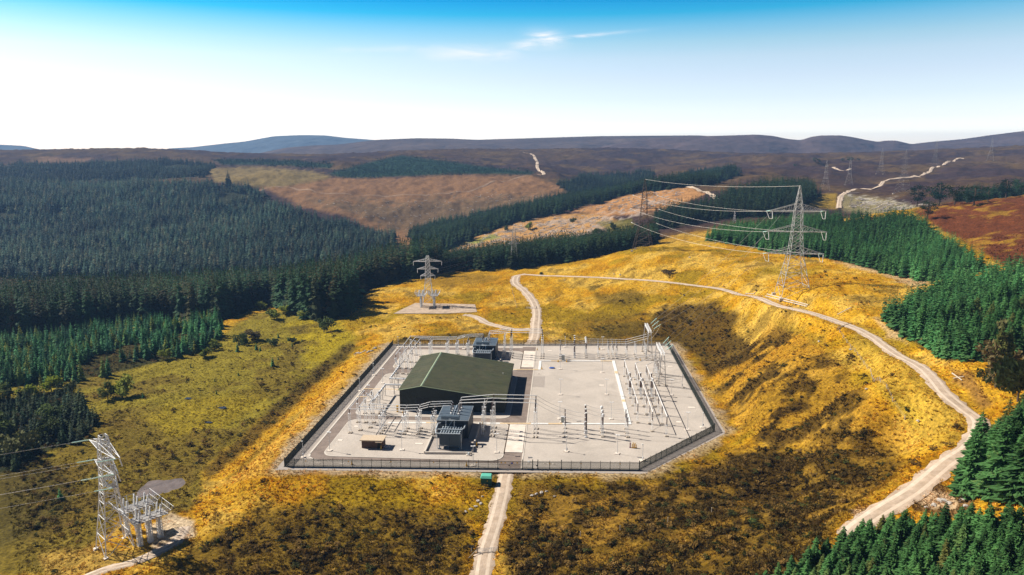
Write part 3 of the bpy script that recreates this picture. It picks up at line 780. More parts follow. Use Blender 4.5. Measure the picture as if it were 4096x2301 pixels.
def kerb_line(pts, w=0.22, z=0.13, closed=False):
    k = MB()
    ps = [Vector((yd(*p).x, yd(*p).y)) for p in pts]
    for i in range(len(ps) - 1 + (1 if closed else 0)):
        a, c = ps[i], ps[(i + 1) % len(ps)]
        t = (c - a)
        if t.length < 1e-4: continue
        t.normalize(); n = Vector((-t.y, t.x)) * w / 2
        e = t * w * 0.3
        k.quadbox([Vector((p.x, p.y, zz)) for zz in (0.0, z) for p in (a - e - n, c + e - n, c + e + n, a - e + n)])
    return k
kerb_line([(-17.8, 208.9)] + [(-74, 207.9), (-76.5, 208.6), (-78.3, 210.3), (-79.0, 213.0), (-79.0, 338), (-78.4, 341.2), (-76, 342.6), (-18, 344.2)], 0.5).build('kerb', M['kerb'], roado)
kerb_line([(-10.55, 206.3), (-10.45, 346.5)], 0.3).build('kerb', M['kerb'], roado)

ISL = [(-74.7, -17.0, 211.2, 243.7, 4.0), (-74.7, -17.2, 247.6, 299.5, 4.0), (-74.2, -16.8, 306.5, 338.2, 4.0)]
iln = ['gravel island of the front transformer bay', 'gravel island around the green hall', 'gravel island of the rear transformer bay']
for (a, b_, c, d, r), lb in zip(ISL, iln):
    o = flat('gravel_island', uvp(rrect(a, b_, c, d, r)), 0.15, M['gravel'], lb, 'gravel', thick=0.1)
    ring('kerb', rrect(a - .15, b_ + .15, c - .15, d + .15, r), rrect(a + .12, b_ - .12, c + .12, d - .12, r), 0.17, M['kerb'], o, 0.13)
def slab(name, u0, u1, v0, v1, z0, z1, m, label, cat, kind=None, sk=0.0):
    b = MB()
    b.quadbox([yd(u, v + sk * (u - u0), z) for z in (z0, z1) for u, v in ((u0, v0), (u1, v0), (u1, v1), (u0, v1))])
    o = b.build(name, m)
    return tag(o, label, cat, kind=kind)
slab('concrete_apron', -16.6, -10.9, 217.9, 242.2, 0.0, 0.19, M['concrete'], 'pale concrete apron beside the front transformer', 'concrete', 'structure')
slab('concrete_apron', -16.3, -10.7, 311.5, 338.8, 0.0, 0.19, M['concrete'], 'pale concrete apron beside the rear transformer', 'concrete', 'structure')
slab('tarmac_patch', -10.2, -5.3, 284.6, 299.0, 0.0, 0.06, M['gravel_dark'], 'dark square patch in the gravel right of the hall', 'paving', 'structure')
for u0, u1, v0, v1 in ((-17.0, -16.75, 217, 242.3), (-16.7, -16.45, 311, 339)):
    slab('drain_channel', u0, u1, v0, v1, 0.0, 0.25, M['hatch'], 'dark drain channel along the left edge of the %s concrete apron' % ('front' if v0 < 300 else 'rear'), 'drain', 'structure')

# cable troughs with pale lids
def trough(segs, label):
    root = None
    for (a, c, w, kd) in segs:
        A_, B_ = Vector(a), Vector(c); t = (B_ - A_).normalized(); n = Vector((-t.y, t.x)) * w / 2
        L = (B_ - A_).length; k = max(1, int(L / 1.4)); b = MB()
        for i in range(k):
            p = A_ + t * (L * i / k + 0.02); q = A_ + t * (L * (i + 1) / k - 0.02)
            dz = 0.20 + random.uniform(-.012, .012)
            b.quadbox([yd(x.x, x.y, z) for z in (0.0, dz) for x in (p - n, q - n, q + n, p + n)])
        o = b.build('cable_trough' if root is None else 'trough_lid', M['white_cover'] if kd == 'w' else M['orange_cover'], root)
        if root is None: root = tag(o, label, 'cable trough', kind='structure')
    return root
trough([((-60.2, 241.0), (-46.6, 241.7), .95, 'w'), ((-46.6, 241.7), (-42.2, 241.9), .95, 'o')], 'white lidded cable trough left of the front transformer')
trough([((-28.0, 242.4), (-20.2, 242.8), .95, 'w'), ((-20.2, 242.8), (-9.2, 243.4), .9, 'o'), ((-9.2, 243.4), (-3.0, 243.7), .95, 'w'), ((-3.0, 243.7), (2, 244.0), .95, 'o'), ((2, 244.0), (25.6, 245.4), 1.05, 'w'),
        ((25.9, 244.9), (25.9, 268.5), 1.25, 'w'), ((25.9, 268.5), (25.9, 271), 1.25, 'o'), ((25.9, 271), (25.9, 305), 1.25, 'w'), ((25.9, 305), (25.9, 308.5), 1.25, 'o'), ((25.9, 308.5), (25.9, 325), 1.25, 'w'),
        ((25.3, 324.4), (20, 324.1), 1.0, 'o'), ((20, 324.1), (2, 323.0), 1.0, 'w'), ((2, 323.0), (-3, 322.7), 1.0, 'o'), ((-3, 322.7), (-7.3, 322.3), 1.0, 'w'), ((-7.9, 322.8), (-8.0, 308.4), 1.1, 'w'), ((-8.6, 308.7), (-20.5, 308.0), .95, 'o')],
       'white lidded cable trough looping round the right half of the yard')
trough([((-79, 277.4), (-60, 277.6), .7, 'o')], 'buff cable crossing left of the green hall')
trough([((-79, 267.5), (-73.6, 267.7), .7, 'o')], 'short buff cable crossing of the left road')

# small covers set in the gravel
COV = [(-8.5, 209.6, 1.6, .9, 'd', 'just inside the pedestrian gate'), (-1.9, 209.9, 4.4, .9, 'd3', 'behind the front right fence'), (1.2, 232.2, 1.4, .9, 'd', 'among the front bay posts'), (-9.4, 244.8, 1.3, .9, 'd', 'where the white trough leaves the road'),
       (-45.5, 222.8, 2.6, 1.3, 'w', 'left of the front transformer bund'), (-50.6, 231.0, 1.6, 1.2, 'w', 'under the front disconnectors'), (-72.5, 224.0, 1.6, 1.2, 'w', 'beside the left road near the front corner'), (-70.6, 236.6, 1.5, 1.2, 'w', 'under the front left bus corner'),
       (18.5, 288.5, 2.0, 1.6, 'w', 'in open gravel left of the white trough'), (-8, 302.5, 1.4, .8, 'd', 'above the dark square patch'), (-3.0, 313.5, 1.2, .8, 'd', 'left of the blue tarpaulin'), (0.6, 310.6, 1.2, .8, 'd', 'right of the blue tarpaulin'),
       (-3.8, 340, 2.2, 1.6, 'w', 'near the rear gate'), (2.6, 343, 2.0, 1.4, 'w', 'near the rear fence behind the rear bay'), (48.0, 319.0, 2.4, 1.8, 'w', 'right of the gantries, left of a pair'), (51, 317.6, 2.0, 1.6, 'w', 'right of the gantries, right of a pair'),
       (43.8, 248.5, 1.8, 1.5, 'w', 'right of the long buses'), (51.0, 264.0, 2.4, 1.8, 'w', 'beside the right fence'), (16.5, 238.0, 1.6, 1.0, 'w', 'under the front current transformers'), (-66, 276, 1.6, 1.4, 'w', 'beside the gas ducts'), (-74, 205.9, 1.4, .8, 'w', 'behind the front fence, left of a pair'), (-66.5, 206.0, 1.5, .8, 'w', 'behind the front fence, right of a pair')]
for u, v, w, d, kd, wh in COV:
    b = MB(); b.box((0, 0, 0.03), (w, d, 0.10), 0)
    if kd.startswith('d'):
        b.mi = 1
        k = 3 if kd == 'd3' else 1
        for i in range(k):
            b.box((-w / 2 + w * (i + .5) / k, 0, 0.06), (w / k * .6, d * .45, 0.07))
    o = b.build('access_cover', [M['concrete'], M['hatch']])
    z0 = 0.14 if (-74 < u < -17 and v > 212) else 0.03
    o.location = yd(u, v, z0); o.rotation_euler.z = -YAZ
    lab = {'d': 'small concrete access cover with a dark centre ', 'd3': 'long concrete access cover with three dark openings ', 'w': 'plain pale concrete access cover '}[kd]
    tag(o, lab + wh, 'cover', 'access covers')

# ------------------------------------------------------------------ fence
FH = 2.55
pan = MB()
for k in range(22):
    x = (k + 0.5) / 22
    pan.box((x, 0, FH / 2 + .05), (0.022, 0.03, FH - .1))
pan.box((0.5, 0.03, 0.45), (1, 0.05, 0.07)); pan.box((0.5, 0.03, FH - 0.35), (1, 0.05, 0.07)); pan.box((0.5, 0.05, 0.03), (1.0, 0.12, 0.12))
pan_me = pan.mesh('panel', M['fence'])
post_me = MB().box((0, 0, 1.4), (0.11, 0.11, 2.8)).box((0, 0, 0.06), (.3, .3, .12)).mesh('post', M['fence'])
bigpost_me = MB().box((0, 0, 1.5), (0.24, 0.24, 3.0)).box((0, 0, 0.06), (.5, .5, .12)).mesh('post', M['fence'])
sign_me = MB().box((0, 0, 0), (0.34, 0.03, 0.30)).mesh('warning_sign', M['yellow'])
def fence_run(a, c, label, sp=3.0, big=(0, 0), signs=0):
    A_, C_ = yd(*a), yd(*c); L = (C_ - A_).length; n = max(1, round(L / sp)); w = L / n
    ang = math.atan2(C_.y - A_.y, C_.x - A_.x)
    r = empty('security_fence', A_, ang, label, 'fence', 'green palisade fence runs')
    for i in range(n):
        p = link('fence_panel', pan_me, r); p.location = (i * w, 0, 0); p.scale = (w, 1, 1)
    for i in range(n + 1):
        bg = (i == 0 and big[0]) or (i == n and big[1])
        p = link('post', bigpost_me if bg else post_me, r); p.location = (i * w, 0.06, 0)
    for i in range(signs):
        p = link('warning_sign', sign_me, r); p.location = (L * (i + .5) / signs, -0.05, 1.9)
    return r
fence_run(CORN['FL'], CORN['BL'], 'green palisade fence along the left side of the compound', big=(1, 1), signs=8)
fence_run(CORN['FL'], (-17.8, 205.75), 'green palisade fence along the front left of the compound', big=(0, 1), signs=5)
fence_run((-10.3, 206.05), (-7.2, 206.2), 'short green fence between the double gate and the pedestrian gate', big=(1, 1))
fence_run((-5.6, 206.25), (1.6, 206.6), 'green palisade fence between pedestrian gate and thick post', big=(1, 1), signs=1)
fence_run((1.6, 206.6), CORN['FR'], 'green palisade fence along the front right of the compound', big=(0, 1), signs=2)
fence_run(CORN['FR'], CORN['R1'], 'green palisade fence cutting the front right corner diagonally', big=(0, 1))
fence_run(CORN['R1'], CORN['BR'], 'green palisade fence along the right side of the compound', big=(0, 1))
fence_run(CORN['BR'], (-9.9, 350.6), 'green palisade fence along the rear right of the compound', big=(0, 1))
fence_run((-17.0, 350.1), CORN['BL'], 'green palisade fence along the rear left of the compound', big=(1, 0))
def gate_leaf(name_l, a, c, label, lock=True, blue=False, yel=2):
    A_, C_ = yd(*a), yd(*c); L = (C_ - A_).length; ang = math.atan2(C_.y - A_.y, C_.x - A_.x)
    r = empty('steel_gate', A_, ang, label, 'gate')
    MB().box((L / 2, 0, .12), (L, .07, .1)).box((L / 2, 0, 2.4), (L, .07, .1)).box((L / 2, 0, 1.3), (L, .05, .07)).box((.05, 0, 1.25), (.09, .08, 2.4)).box((L - .05, 0, 1.25), (.09, .08, 2.4)).build('frame', M['fence'], r)
    b = MB(); n = int(L / .14)
    for k in range(n): b.box((L * (k + .5) / n, 0.02, 1.25), (.05, .03, 2.35))
    tag(b.build('pales', M['fence'], r), kind='stuff')
    if lock: MB().box((L - .25, -.07, 1.15), (.35, .14, .35)).build('lock_box', M['door_dark'], r)
    for k in range(yel): MB().box((L * (.25 + .35 * k), -.07, 1.95), (.42, .03, .4)).build('warning_sign', M['yellow'], r)
    if blue: MB().box((.55, -.08, 1.85), (.6, .03, .5)).build('blue_notice', M['blue_sign'], r)
gate_leaf('', (-17.6, 205.76), (-14.15, 205.92), 'left leaf of the green double gate at the front', True, False)
gate_leaf('', (-14.05, 205.92), (-10.5, 206.04), 'right leaf of the green double gate at the front', False, True, 2)
gate_leaf('', (-7.1, 206.2), (-5.7, 206.25), 'narrow green pedestrian gate right of the front double gate', True, False, 0)
gate_leaf('', (-16.9, 350.1), (-13.5, 350.3), 'left leaf of the green double gate at the rear', True, False, 1)
gate_leaf('', (-13.4, 350.35), (-10.0, 350.6), 'right leaf of the green double gate at the rear', False, False, 1)

# ------------------------------------------------------------------ green hall
hall = empty('green_hall', yd(-58.7, 253.6, 0), -YAZ, 'large dark green metal hall with an off-centre pitched roof', 'building')
HW, HL, ER, EL_, RX, RZ = 39.4, 45.4, 5.4, 8.15, 8.3, 9.85
HZ0 = 0.10
b = MB()
def prism(b, x, y0, y1):
    n = len(x)
    b.poly([(p[0], y0, p[1]) for p in x])
    b.poly([(p[0], y1, p[1]) for p in reversed(x)])
    for i in range(n):
        p, q = x[i], x[(i + 1) % n]
        b.poly([(p[0], y0, p[1]), (p[0], y1, p[1]), (q[0], y1, q[1]), (q[0], y0, q[1])])
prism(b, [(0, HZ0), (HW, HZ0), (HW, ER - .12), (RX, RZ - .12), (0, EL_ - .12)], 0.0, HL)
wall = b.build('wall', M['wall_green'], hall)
rb = MB()
for i in range(1, 24):        # cladding ribs on the end wall
    x = i * HW / 24
    top = (EL_ + (RZ - EL_) * x / RX if x < RX else RZ + (ER - RZ) * (x - RX) / (HW - RX)) - .25
    rb.box((x, -.02, top / 2), (.06, .05, top - .2))
rb.build('cladding_rib', M['wall_green'], wall)
def roof_side(x0, z0, x1, z1, name):
    b = MB(); n = 30
    for i in range(n):
        y0 = -.35 + (HL + .7) * i / n; y1 = -.35 + (HL + .7) * (i + 1) / n - .02
        dz = .015 * (i % 2)
        b.quadbox([(x0, y0, z0 - .06 + dz), (x1, y0, z1 - .06 + dz), (x1, y1, z1 - .06 + dz), (x0, y1, z0 - .06 + dz), (x0, y0, z0 + .06 + dz), (x1, y0, z1 + .06 + dz), (x1, y1, z1 + .06 + dz), (x0, y1, z0 + .06 + dz)])
    o = b.build(name, M['roof_green'], hall)
    return o
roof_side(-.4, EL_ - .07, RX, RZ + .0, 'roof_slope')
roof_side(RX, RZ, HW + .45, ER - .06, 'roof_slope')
MB().quadbox([(RX - .45, -.37, RZ - .02), (RX + .45, -.37, RZ - .02), (RX + .45, HL + .37, RZ - .02), (RX - .45, HL + .37, RZ - .02), (RX - .12, -.37, RZ + .2), (RX + .12, -.37, RZ + .2), (RX + .12, HL + .37, RZ + .2), (RX - .12, HL + .37, RZ + .2)]).build('ridge_cap', M['ridge_green'], hall)
vb = MB()
for y in (-.4, HL + .4):
    vb = MB(); vb.bar((-.4, y, EL_ - .02), (RX, y, RZ + .05), .2); vb.bar((RX, y, RZ + .05), (HW + .45, y, ER - .02), .2)
    vb.build('verge_trim', M['ridge_green'], hall)
MB().bar((-.45, -.35, EL_ - .1), (-.45, HL + .35, EL_ - .1), .22).build('gutter', M['ridge_green'], hall)
MB().bar((HW + .5, -.35, ER - .1), (HW + .5, HL + .35, ER - .1), .22).build('gutter', M['wall_green'], hall)
for x0, x1, h_ in ((6.2, 11.0, 5.2), (19.2, 20.3, 2.2)):
    MB().boxz(x0, x1, -.09, 0.02, HZ0, h_).build('door', M['door_dark'], hall)
MB().boxz(HW - .02, HW + .08, 12, 13.2, HZ0, 2.3).build('door', M['door_dark'], hall)
for x in (15.0, 27.5):
    MB().boxz(x, x + .5, -.45, 0, 3.6, 3.75).build('wall_lamp', M['grey_box'], hall)
MB().tube((36.5, 29, ER + .3), (36.5, 29, ER + 1.2), .12, 8).build('roof_vent', M['white_paint'], hall)

# ------------------------------------------------------------------ brown switch hut
hut = empty('switch_hut', yd(-63.5, 218.0, .15), -YAZ, 'low brown brick hut with a beige flat roof, left front of yard', 'hut')
MB().boxz(0, 7.0, 0, 3.6, 0, 2.65).build('wall', M['shed_wall'], hut)
MB().boxz(-.5, 7.3, -.45, 4.1, 2.66, 2.95).build('roof', M['shed_roof'], hut)
MB().boxz(4.7, 6.9, -.8, -.05, 2.3, 2.5).build('canopy', M['shed_roof'], hut)
MB().boxz(5.2, 6.3, -.06, 0.02, 0, 2.15).build('door', M['door_dark'], hut)
MB().boxz(7.0, 9.0, 1.0, 3.0, 0, .12).build('step', M['concrete'], hut)

# ------------------------------------------------------------------ transformers
def fin_profile(b, x, y0, y1, z0, z1, w):
    b.quadbox([(x - w / 2, y0, z0), (x + w / 2, y0, z0), (x + w / 2, y1, z0), (x - w / 2, y1, z0), (x - w / 2, y0, z1), (x + w / 2, y0, z1), (x + w / 2, y1, z1), (x - w / 2, y1, z1)])
def ribbed(b, p, L, r, n=9, up=Vector((0, 0, 1)), k=None):
    """a ribbed insulator from p along up"""
    k = k or max(5, int(L / .22))
    up = Vector(up).normalized(); q = Vector(p)
    a = up.orthogonal().normalized(); c = up.cross(a)
    prof = []
    for i in range(k):
        h0 = L * i / k; prof += [(r * .62, h0), (r, h0 + L / k * .55)]
    prof += [(r * .62, L)]
    s = len(b.v)
    for rr, h in prof:
        for i in range(n):
            t = 2 * math.pi * i / n
            b.v.append(tuple(q + up * h + a * (rr * math.cos(t)) + c * (rr * math.sin(t))))
    for j in range(len(prof) - 1):
        for i in range(n):
            i2 = (i + 1) % n
            b.f.append((s + j * n + i, s + j * n + i2, s + (j + 1) * n + i2, s + (j + 1) * n + i)); b.m.append(b.mi)
    b.f.append(tuple(s + (len(prof) - 1) * n + i for i in range(n))); b.m.append(b.mi)
def transformer(u, v, label):
    r = empty('transformer', yd(u, v, .15), -YAZ, label, 'transformer', 'grid transformers')
    # local origin: front left foot of the enclosure; x to the right, y to the back
    MB().boxz(0, 10.6, 0, 14.2, 0, 6.25).build('enclosure', M['slate_dark'], r)
    rf = MB().boxz(-.15, 10.75, -.15, 14.35, 6.26, 6.42).build('enclosure_roof', M['slate_trim'], r)
    for j in range(5):
        for i in range(2):
            x0, x1 = (0.0, 4.0) if i == 0 else (6.3, 10.6)
            y0 = .05 + j * 2.84
            MB().boxz(x0 + .03, x1 - .03, y0, y0 + 2.78, 6.40, 6.50).build('roof_panel', M['slate_panel'], rf)
    MB().boxz(4.05, 4.95, 1.5, 14.2, 6.40, 6.52).build('roof_panel', M['slate_panel'], rf)
    MB().boxz(5.05, 6.25, 1.5, 14.2, 6.40, 6.50).build('roof_panel', M['slate_panel'], rf)
    b = MB(); b.bar((5.0, 1.0, 6.75), (5.0, 14, 6.75), .3); b.bar((5.8, 1.0, 6.75), (5.8, 14, 6.75), .12)
    for i in range(8): b.bar((5.0, 1 + i * 1.8, 6.75), (5.8, 1 + i * 1.8, 6.75), .1)
    b.build('roof_cable_tray', M['pipe_pale'], rf)
    # conservator
    b = MB(); b.lathe([(.1, 0), (.62, .03), (.80, .15), (.80, 6.15), (.62, 6.27), (.1, 6.3)], (1.7, -1.6, 8.0), 18, 'x')
    tank = b.build('conservator_tank', M['steel_blue'], r)
    MB().boxz(4.4, 5.2, -2.45, -2.40, 7.7, 8.0).build('name_plate', M['slate_trim'], tank)
    for x in (3.4, 6.2):
        MB().tube((x, -2.2, 4.9), (x, -1.8, 7.4), .12, 8).build('support_leg', M['pipe_pale'], tank)
    MB().tube((4.3, -2.2, 5.0), (5.6, -1.8, 7.0), .07, 6).build('brace', M['pipe_pale'], tank)
    # tank and cooler bank
    MB().boxz(1.2, 9.4, -.6, -.02, .4, 5.2).boxz(3.0, 7.0, -5.2, -.4, .9, 4.6).build('tank', M['slate_dark'], r)
    ck = empty('cooler_bank', (0, 0, 0)); ck.parent = r
    fin = MB()
    for k in range(4): fin_profile(fin, -.31 + k * .21, -1.55, 1.55, 1.15, 5.0, .09)
    fin_me = fin.mesh('radiator', M['steel_blue'])
    for side in (0, 1):
        for row in (0, 1):
            for k in range(4):
                o = link('radiator', fin_me, ck); o.location = (2.65 + side * 3.55 + k * .86, -7.7 + row * 3.6, 0)
    hd = MB()
    for row in (0, 1):
        yy = -9.15 + row * 3.6
        hd.path([(1.2, yy, 5.35), (9.2, yy, 5.35)], .17, 8)
        for side in (0, 1):
            for k in range(4):
                x = 2.65 + side * 3.55 + k * .86
                hd.tube((x, yy, 5.35), (x, yy + 2.9, 5.15), .13, 6); hd.box((x, yy + .5, 5.2), (.42, .5, .25)); hd.box((x, yy + 2.3, 5.2), (.42, .5, .25))
    hd.build('header_pipe', M['pipe_pale'], ck)
    pp = MB(); pp.path([(1.2, -9.15, 5.35), (.8, -7, 5.6), (.6, -1.0, 5.6), (1.4, -.5, 5.6)], .2, 8); pp.path([(9.2, -5.55, 5.35), (9.9, -5.0, 5.7), (9.9, -2.4, 5.7)], .2, 8)
    pp.build('oil_pipe', M['pipe_pale'], ck)
    ft = MB()
    for x in (2.3, 5.2, 8.9):
        for y in (-9.1, -4.6): ft.tube((x, y, 0), (x, y, 1.2), .14, 6); ft.box((x, y, .12), (.8, .8, .24))
    ft.bar((2.0, -9.2, 1.05), (9.2, -9.2, 1.05), .22); ft.bar((2.0, -5.2, 1.05), (9.2, -5.2, 1.05), .22)
    ft.build('cooler_frame', M['steel_blue'], ck)
    for x in (1.55, 9.5):
        MB().bar((x, -9.2, .1), (x, -9.2, 5.2), .14).build('cooler_post', M['pipe_pale'], ck)
    # bottom fans
    for x in (3.2, 4.7, 6.6, 8.1):
        MB().lathe([(.6, 0), (.66, .1), (.66, .3), (.6, .36)], (x, -7.4, .72), 12).build('fan', M['slate_dark'], ck)
    # bushings on the roof
    for i, (x, y) in enumerate(((4.1, 5.8), (4.1, 8.1), (4.15, 10.3))):
        b = MB(); b.lathe([(.42, 0), (.42, .45), (.25, .55)], (x, y, 6.45), 10)
        t = b.build('bushing_turret', M['white_paint'], r)
        b = MB(); ribbed(b, (x, y, 7.0), 1.75, .2, up=(-.08, 0, 1)); b.build('bushing', M['insul_brown'], t)
    for i, (x, y) in enumerate(((6.75, 5.4), (6.85, 8.3), (6.95, 11.2))):
        b = MB(); b.lathe([(.46, 0), (.46, .45), (.28, .55)], (x, y, 6.45), 10)
        t = b.build('bushing_turret', M['white_paint'], r)
        b = MB(); ribbed(b, (x, y, 7.0), 3.05, .24, up=(.02, 0, 1)); b.build('bushing', M['insul_brown'], t)
    return r
transformer(-40.35, 228.2, 'dark grey transformer with radiator bank and conservator at the front of yard')
transformer(-39.6, 324.2, 'dark grey transformer behind the green hall, near the rear fence')

def bund(pts, label):
    r = None
    for a, c in zip(pts[:-1], pts[1:]):
        A_, C_ = Vector(a), Vector(c); t = (C_ - A_).normalized(); n = Vector((-t.y, t.x)) * .22; e = t * .22
        o = MB().quadbox([yd(x.x, x.y, z) for z in (0.0, .85) for x in (A_ - n - e, C_ - n + e * .99, C_ + n + e * .99, A_ + n - e)])
        if r is None:
            r = tag(o.build('bund_wall', M['kerb']), label, 'wall')
        else: o.build('wall_length', M['kerb'], r)
bund([(-42.2, 229), (-42.2, 214.9), (-27.2, 215.6)], 'low pale bund wall in front of the front transformer')
bund([(-27.2, 217.6), (-27.2, 242.0)], 'low bund wall on the shadowed right side of the front transformer')
bund([(-41.4, 325), (-41.4, 310.8), (-26.4, 311.4)], 'low pale bund wall in front of the rear transformer')
bund([(-26.4, 313.4), (-26.4, 338.0)], 'low bund wall right of the rear transformer')
slab('sump_floor', -41.9, -27.5, 215.2, 228.2, .1, .168, M['gravel_dark'], 'dark gravel floor inside the front transformer bund', 'gravel', 'structure')
slab('sump_floor', -41.1, -26.7, 311.1, 324.2, .1, .168, M['gravel_dark'], 'dark gravel floor inside the rear transformer bund', 'gravel', 'structure')
for v0, nm in ((216.2, 'front'), (312.0, 'rear')):
    pm = empty('oil_pump', yd(-27.9 if nm == 'front' else -27.1, v0 - 1.6, .15), -YAZ, 'small grey pump set at the corner of the %s transformer bund' % nm, 'pump', 'bund pumps')
    MB().box((0, 0, .1), (1.6, 1.0, .2)).build('base', M['concrete'], pm)
    MB().lathe([(.3, 0), (.34, .1), (.34, .7), (.2, .8)], (0, 0, .2), 10).build('motor', M['pipe_pale'], pm)
    MB().tube((-.5, 0, .2), (-.5, 0, 1.2), .12, 8).build('standpipe', M['white_paint'], pm)

# ------------------------------------------------------------------ lamp columns
lp = MB(); lp.tube((0, 0, .1), (0, 0, 6.2), .085, 8, .055)
lp_me = lp.mesh('column', M['galv'])
hd = MB()
for s in (-1, 1):
    hd.box((s * .42, 0, 6.35), (.62, .5, .16), .2 * s); hd.bar((0, 0, 6.2), (s * .45, 0, 6.3), .06)
hd_me = hd.mesh('floodlight', M['galv_bright'])
bs_me = MB().box((0, 0, .08), (1.5, 1.5, .24)).mesh('concrete_base', M['concrete'])
cm_me = MB().box((0, -.15, 5.35), (.3, .5, .25)).box((0, 0, 5.15), (.12, .12, .4)).mesh('camera_head', M['white_paint'])
cp_me = MB().tube((0, 0, .1), (0, 0, 5.2), .09, 8, .07).box((.25, 0, .9), (.35, .3, .8)).mesh('column', M['galv'])
LAMPS = [((-73.3, 215.3), 'in the front left corner beside the perimeter road'), ((-50.1, 217.4), 'between the brown hut and the front transformer'), ((-19.2, 217.5), 'between the front transformer and concrete apron'),
         ((-25.6, 207.4), 'inside the front fence left of the gate'), ((-72.9, 284.8), 'left of the hall, farther of two'), ((-73.1, 263.2), 'left of the hall, nearer of two'), ((-46.1, 340.1), 'by the rear fence left of the rear transformer'),
         ((1.3, 310.4), 'beside the blue tarpaulin'), ((1.4, 275.8), 'in open gravel right of the dark square patch'), ((19.7, 306.6), 'just inside the rear right corner of the white trough'), ((19.7, 277.0), 'in open gravel midway along the white trough'),
         ((1.1, 249.3), 'behind the grey cabinet of the front bay'), ((19.7, 250.0), 'just inside the front right corner of the white trough'), ((19.5, 219.2), 'near the front fence in the right half'), ((45.5, 278.3), 'right of the near gantry'), ((45.5, 241.4), 'near the diagonal corner of the fence'), ((22.0, 344.6), 'near the rear fence in the right half')]
for (u, v), lb in LAMPS:
    z0 = .15 if (u < -17 and 212 < v) else .03
    r = empty('lamp_column', yd(u, v, z0), -YAZ + random.uniform(-.3, .3), 'grey twin floodlight column ' + lb, 'lamp post', 'floodlight columns')
    link('column', lp_me, r); link('floodlight', hd_me, r); link('concrete_base', bs_me, r)
CAMS = [((-80.2, 210.0), 'in the front left fence corner'), ((-79.9, 274.9), 'along the left fence, middle of three'), ((-79.7, 296.0), 'along the left fence left of the hall'), ((-79.1, 342.1), 'in the rear left fence corner'),
        ((51.3, 288.1), 'along the right fence'), ((51.2, 243.9), 'at the front right fence corner'), ((27.0, 214.5), 'where the front fence turns diagonal'), ((3.2, 219.9), 'in the gravel near the front fence'), ((3.7, 348.0), 'by the rear fence right of the rear gate')]
for (u, v), lb in CAMS:
    r = empty('camera_post', yd(u, v, .04), -YAZ + random.uniform(-1.5, 1.5), 'slim grey camera post ' + lb, 'camera post', 'camera posts')
    link('column', cp_me, r); link('camera_head', cm_me, r); link('concrete_base', bs_me, r)

# ================================================================== switchgear
def lattice(b, h, w0, w1, bw, n=None, z0=0.0, c=(0, 0)):
    n = n or max(2, int(h / (w0 + .15)))
    lv = [z0 + h * i / n for i in range(n + 1)]
    cor = [(-1, -1), (1, -1), (1, 1), (-1, 1)]
    def P(i, k):
        w = (w0 + (w1 - w0) * i / n) / 2
        return (c[0] + cor[k][0] * w, c[1] + cor[k][1] * w, lv[i])
    for k in range(4):
        b.bar(P(0, k), P(n, k), bw)
        for i in range(n):
            k2 = (k + 1) % 4
            b.bar(P(i, k), P(i + 1, k2), bw * .6) if (i + k) % 2 else b.bar(P(i, k2), P(i + 1, k), bw * .6)
        for i in range(1, n + 1):
            b.bar(P(i, k), P(i, (k + 1) % 4), bw * .6)

PROTO = {}
def proto(kind, hs, hi, w0=.55, w1=.45, r=.215, im='insul_brown', extra=None):
    b = MB(); lattice(b, hs, w0, w1, .05); sup = b.mesh('lattice_support', M['galv_bright'])
    b = MB(); ribbed(b, (0, 0, hs + .08), hi, r); ins = b.mesh('insulator', M[im])
    b = MB(); b.box((0, 0, hs + .04), (w1 + .25, w1 + .25, .09)); b.box((0, 0, hs + hi + .14), (.42, .22, .14)); cap = b.mesh('cap_fitting', M['galv_bright'])
    b = MB(); b.box((-w0 / 2, 0, .1), (.45, w0 + .7, .42)); b.box((w0 / 2, 0, .1), (.45, w0 + .7, .42)) ; ft = b.mesh('footing', M['concrete_dark'])
    PROTO[kind] = [('lattice_support', sup), ('insulator', ins), ('cap_fitting', cap), ('footing', ft)] + (extra or [])
    return hs + hi + .2
proto('post', 3.95, 3.0)
proto('tall', 9.0, 3.0, 1.15, .8)
proto('left', 7.0, 1.6, .75, .6, .18)
bx_ = MB(); bx_.box((-.45, 0, 5.9), (.5, .5, .9)); bx_.box((.35, 0, 5.2), (.3, .35, .6)); bx_.bar((-.45, 0, .4), (-.45, 0, 5.6), .07)
bx_me = bx_.mesh('operating_mechanism', M['galv_bright'])
proto('disc', 6.5, 1.6, .7, .9, .18, extra=[('operating_mechanism', bx_me)])
proto('arr', 7.4, 2.9, .8, .6, .15, 'insul_white')
proto('warr', 3.6, 2.6, .5, .4, .17, 'insul_white')
# circuit breaker, current transformer
b = MB(); b.box((0, 0, 1.25), (.35, .35, 2.3)); b.box((0, 0, .1), (.9, .9, .3)); cb_s = b.mesh('support', M['galv'])
b = MB(); b.box((0, -.25, 2.0), (.9, .75, 1.3)); cb_m = b.mesh('operating_mechanism', M['galv'])
b = MB(); ribbed(b, (0, 0, 2.65), 2.9, .30, 10); ribbed(b, (0, 0, 5.85), 2.75, .33, 10); cb_i = b.mesh('insulator', M['insul_brown'])
b = MB(); b.lathe([(.32, 0), (.38, .08), (.38, .2), (.3, .28)], (0, 0, 5.57), 10); b.lathe([(.34, 0), (.4, .08), (.4, .2), (.2, .32)], (0, 0, 8.6), 10); b.box((.35, 0, 8.72), (.6, .16, .12)); cb_c = b.mesh('terminal_cap', M['white_paint'])
PROTO['cb'] = [('support', cb_s), ('operating_mechanism', cb_m), ('insulator', cb_i), ('terminal_cap', cb_c)]
b = MB(); lattice(b, 4.3, .6, .5, .08); ct_s = b.mesh('lattice_support', M['galv'])
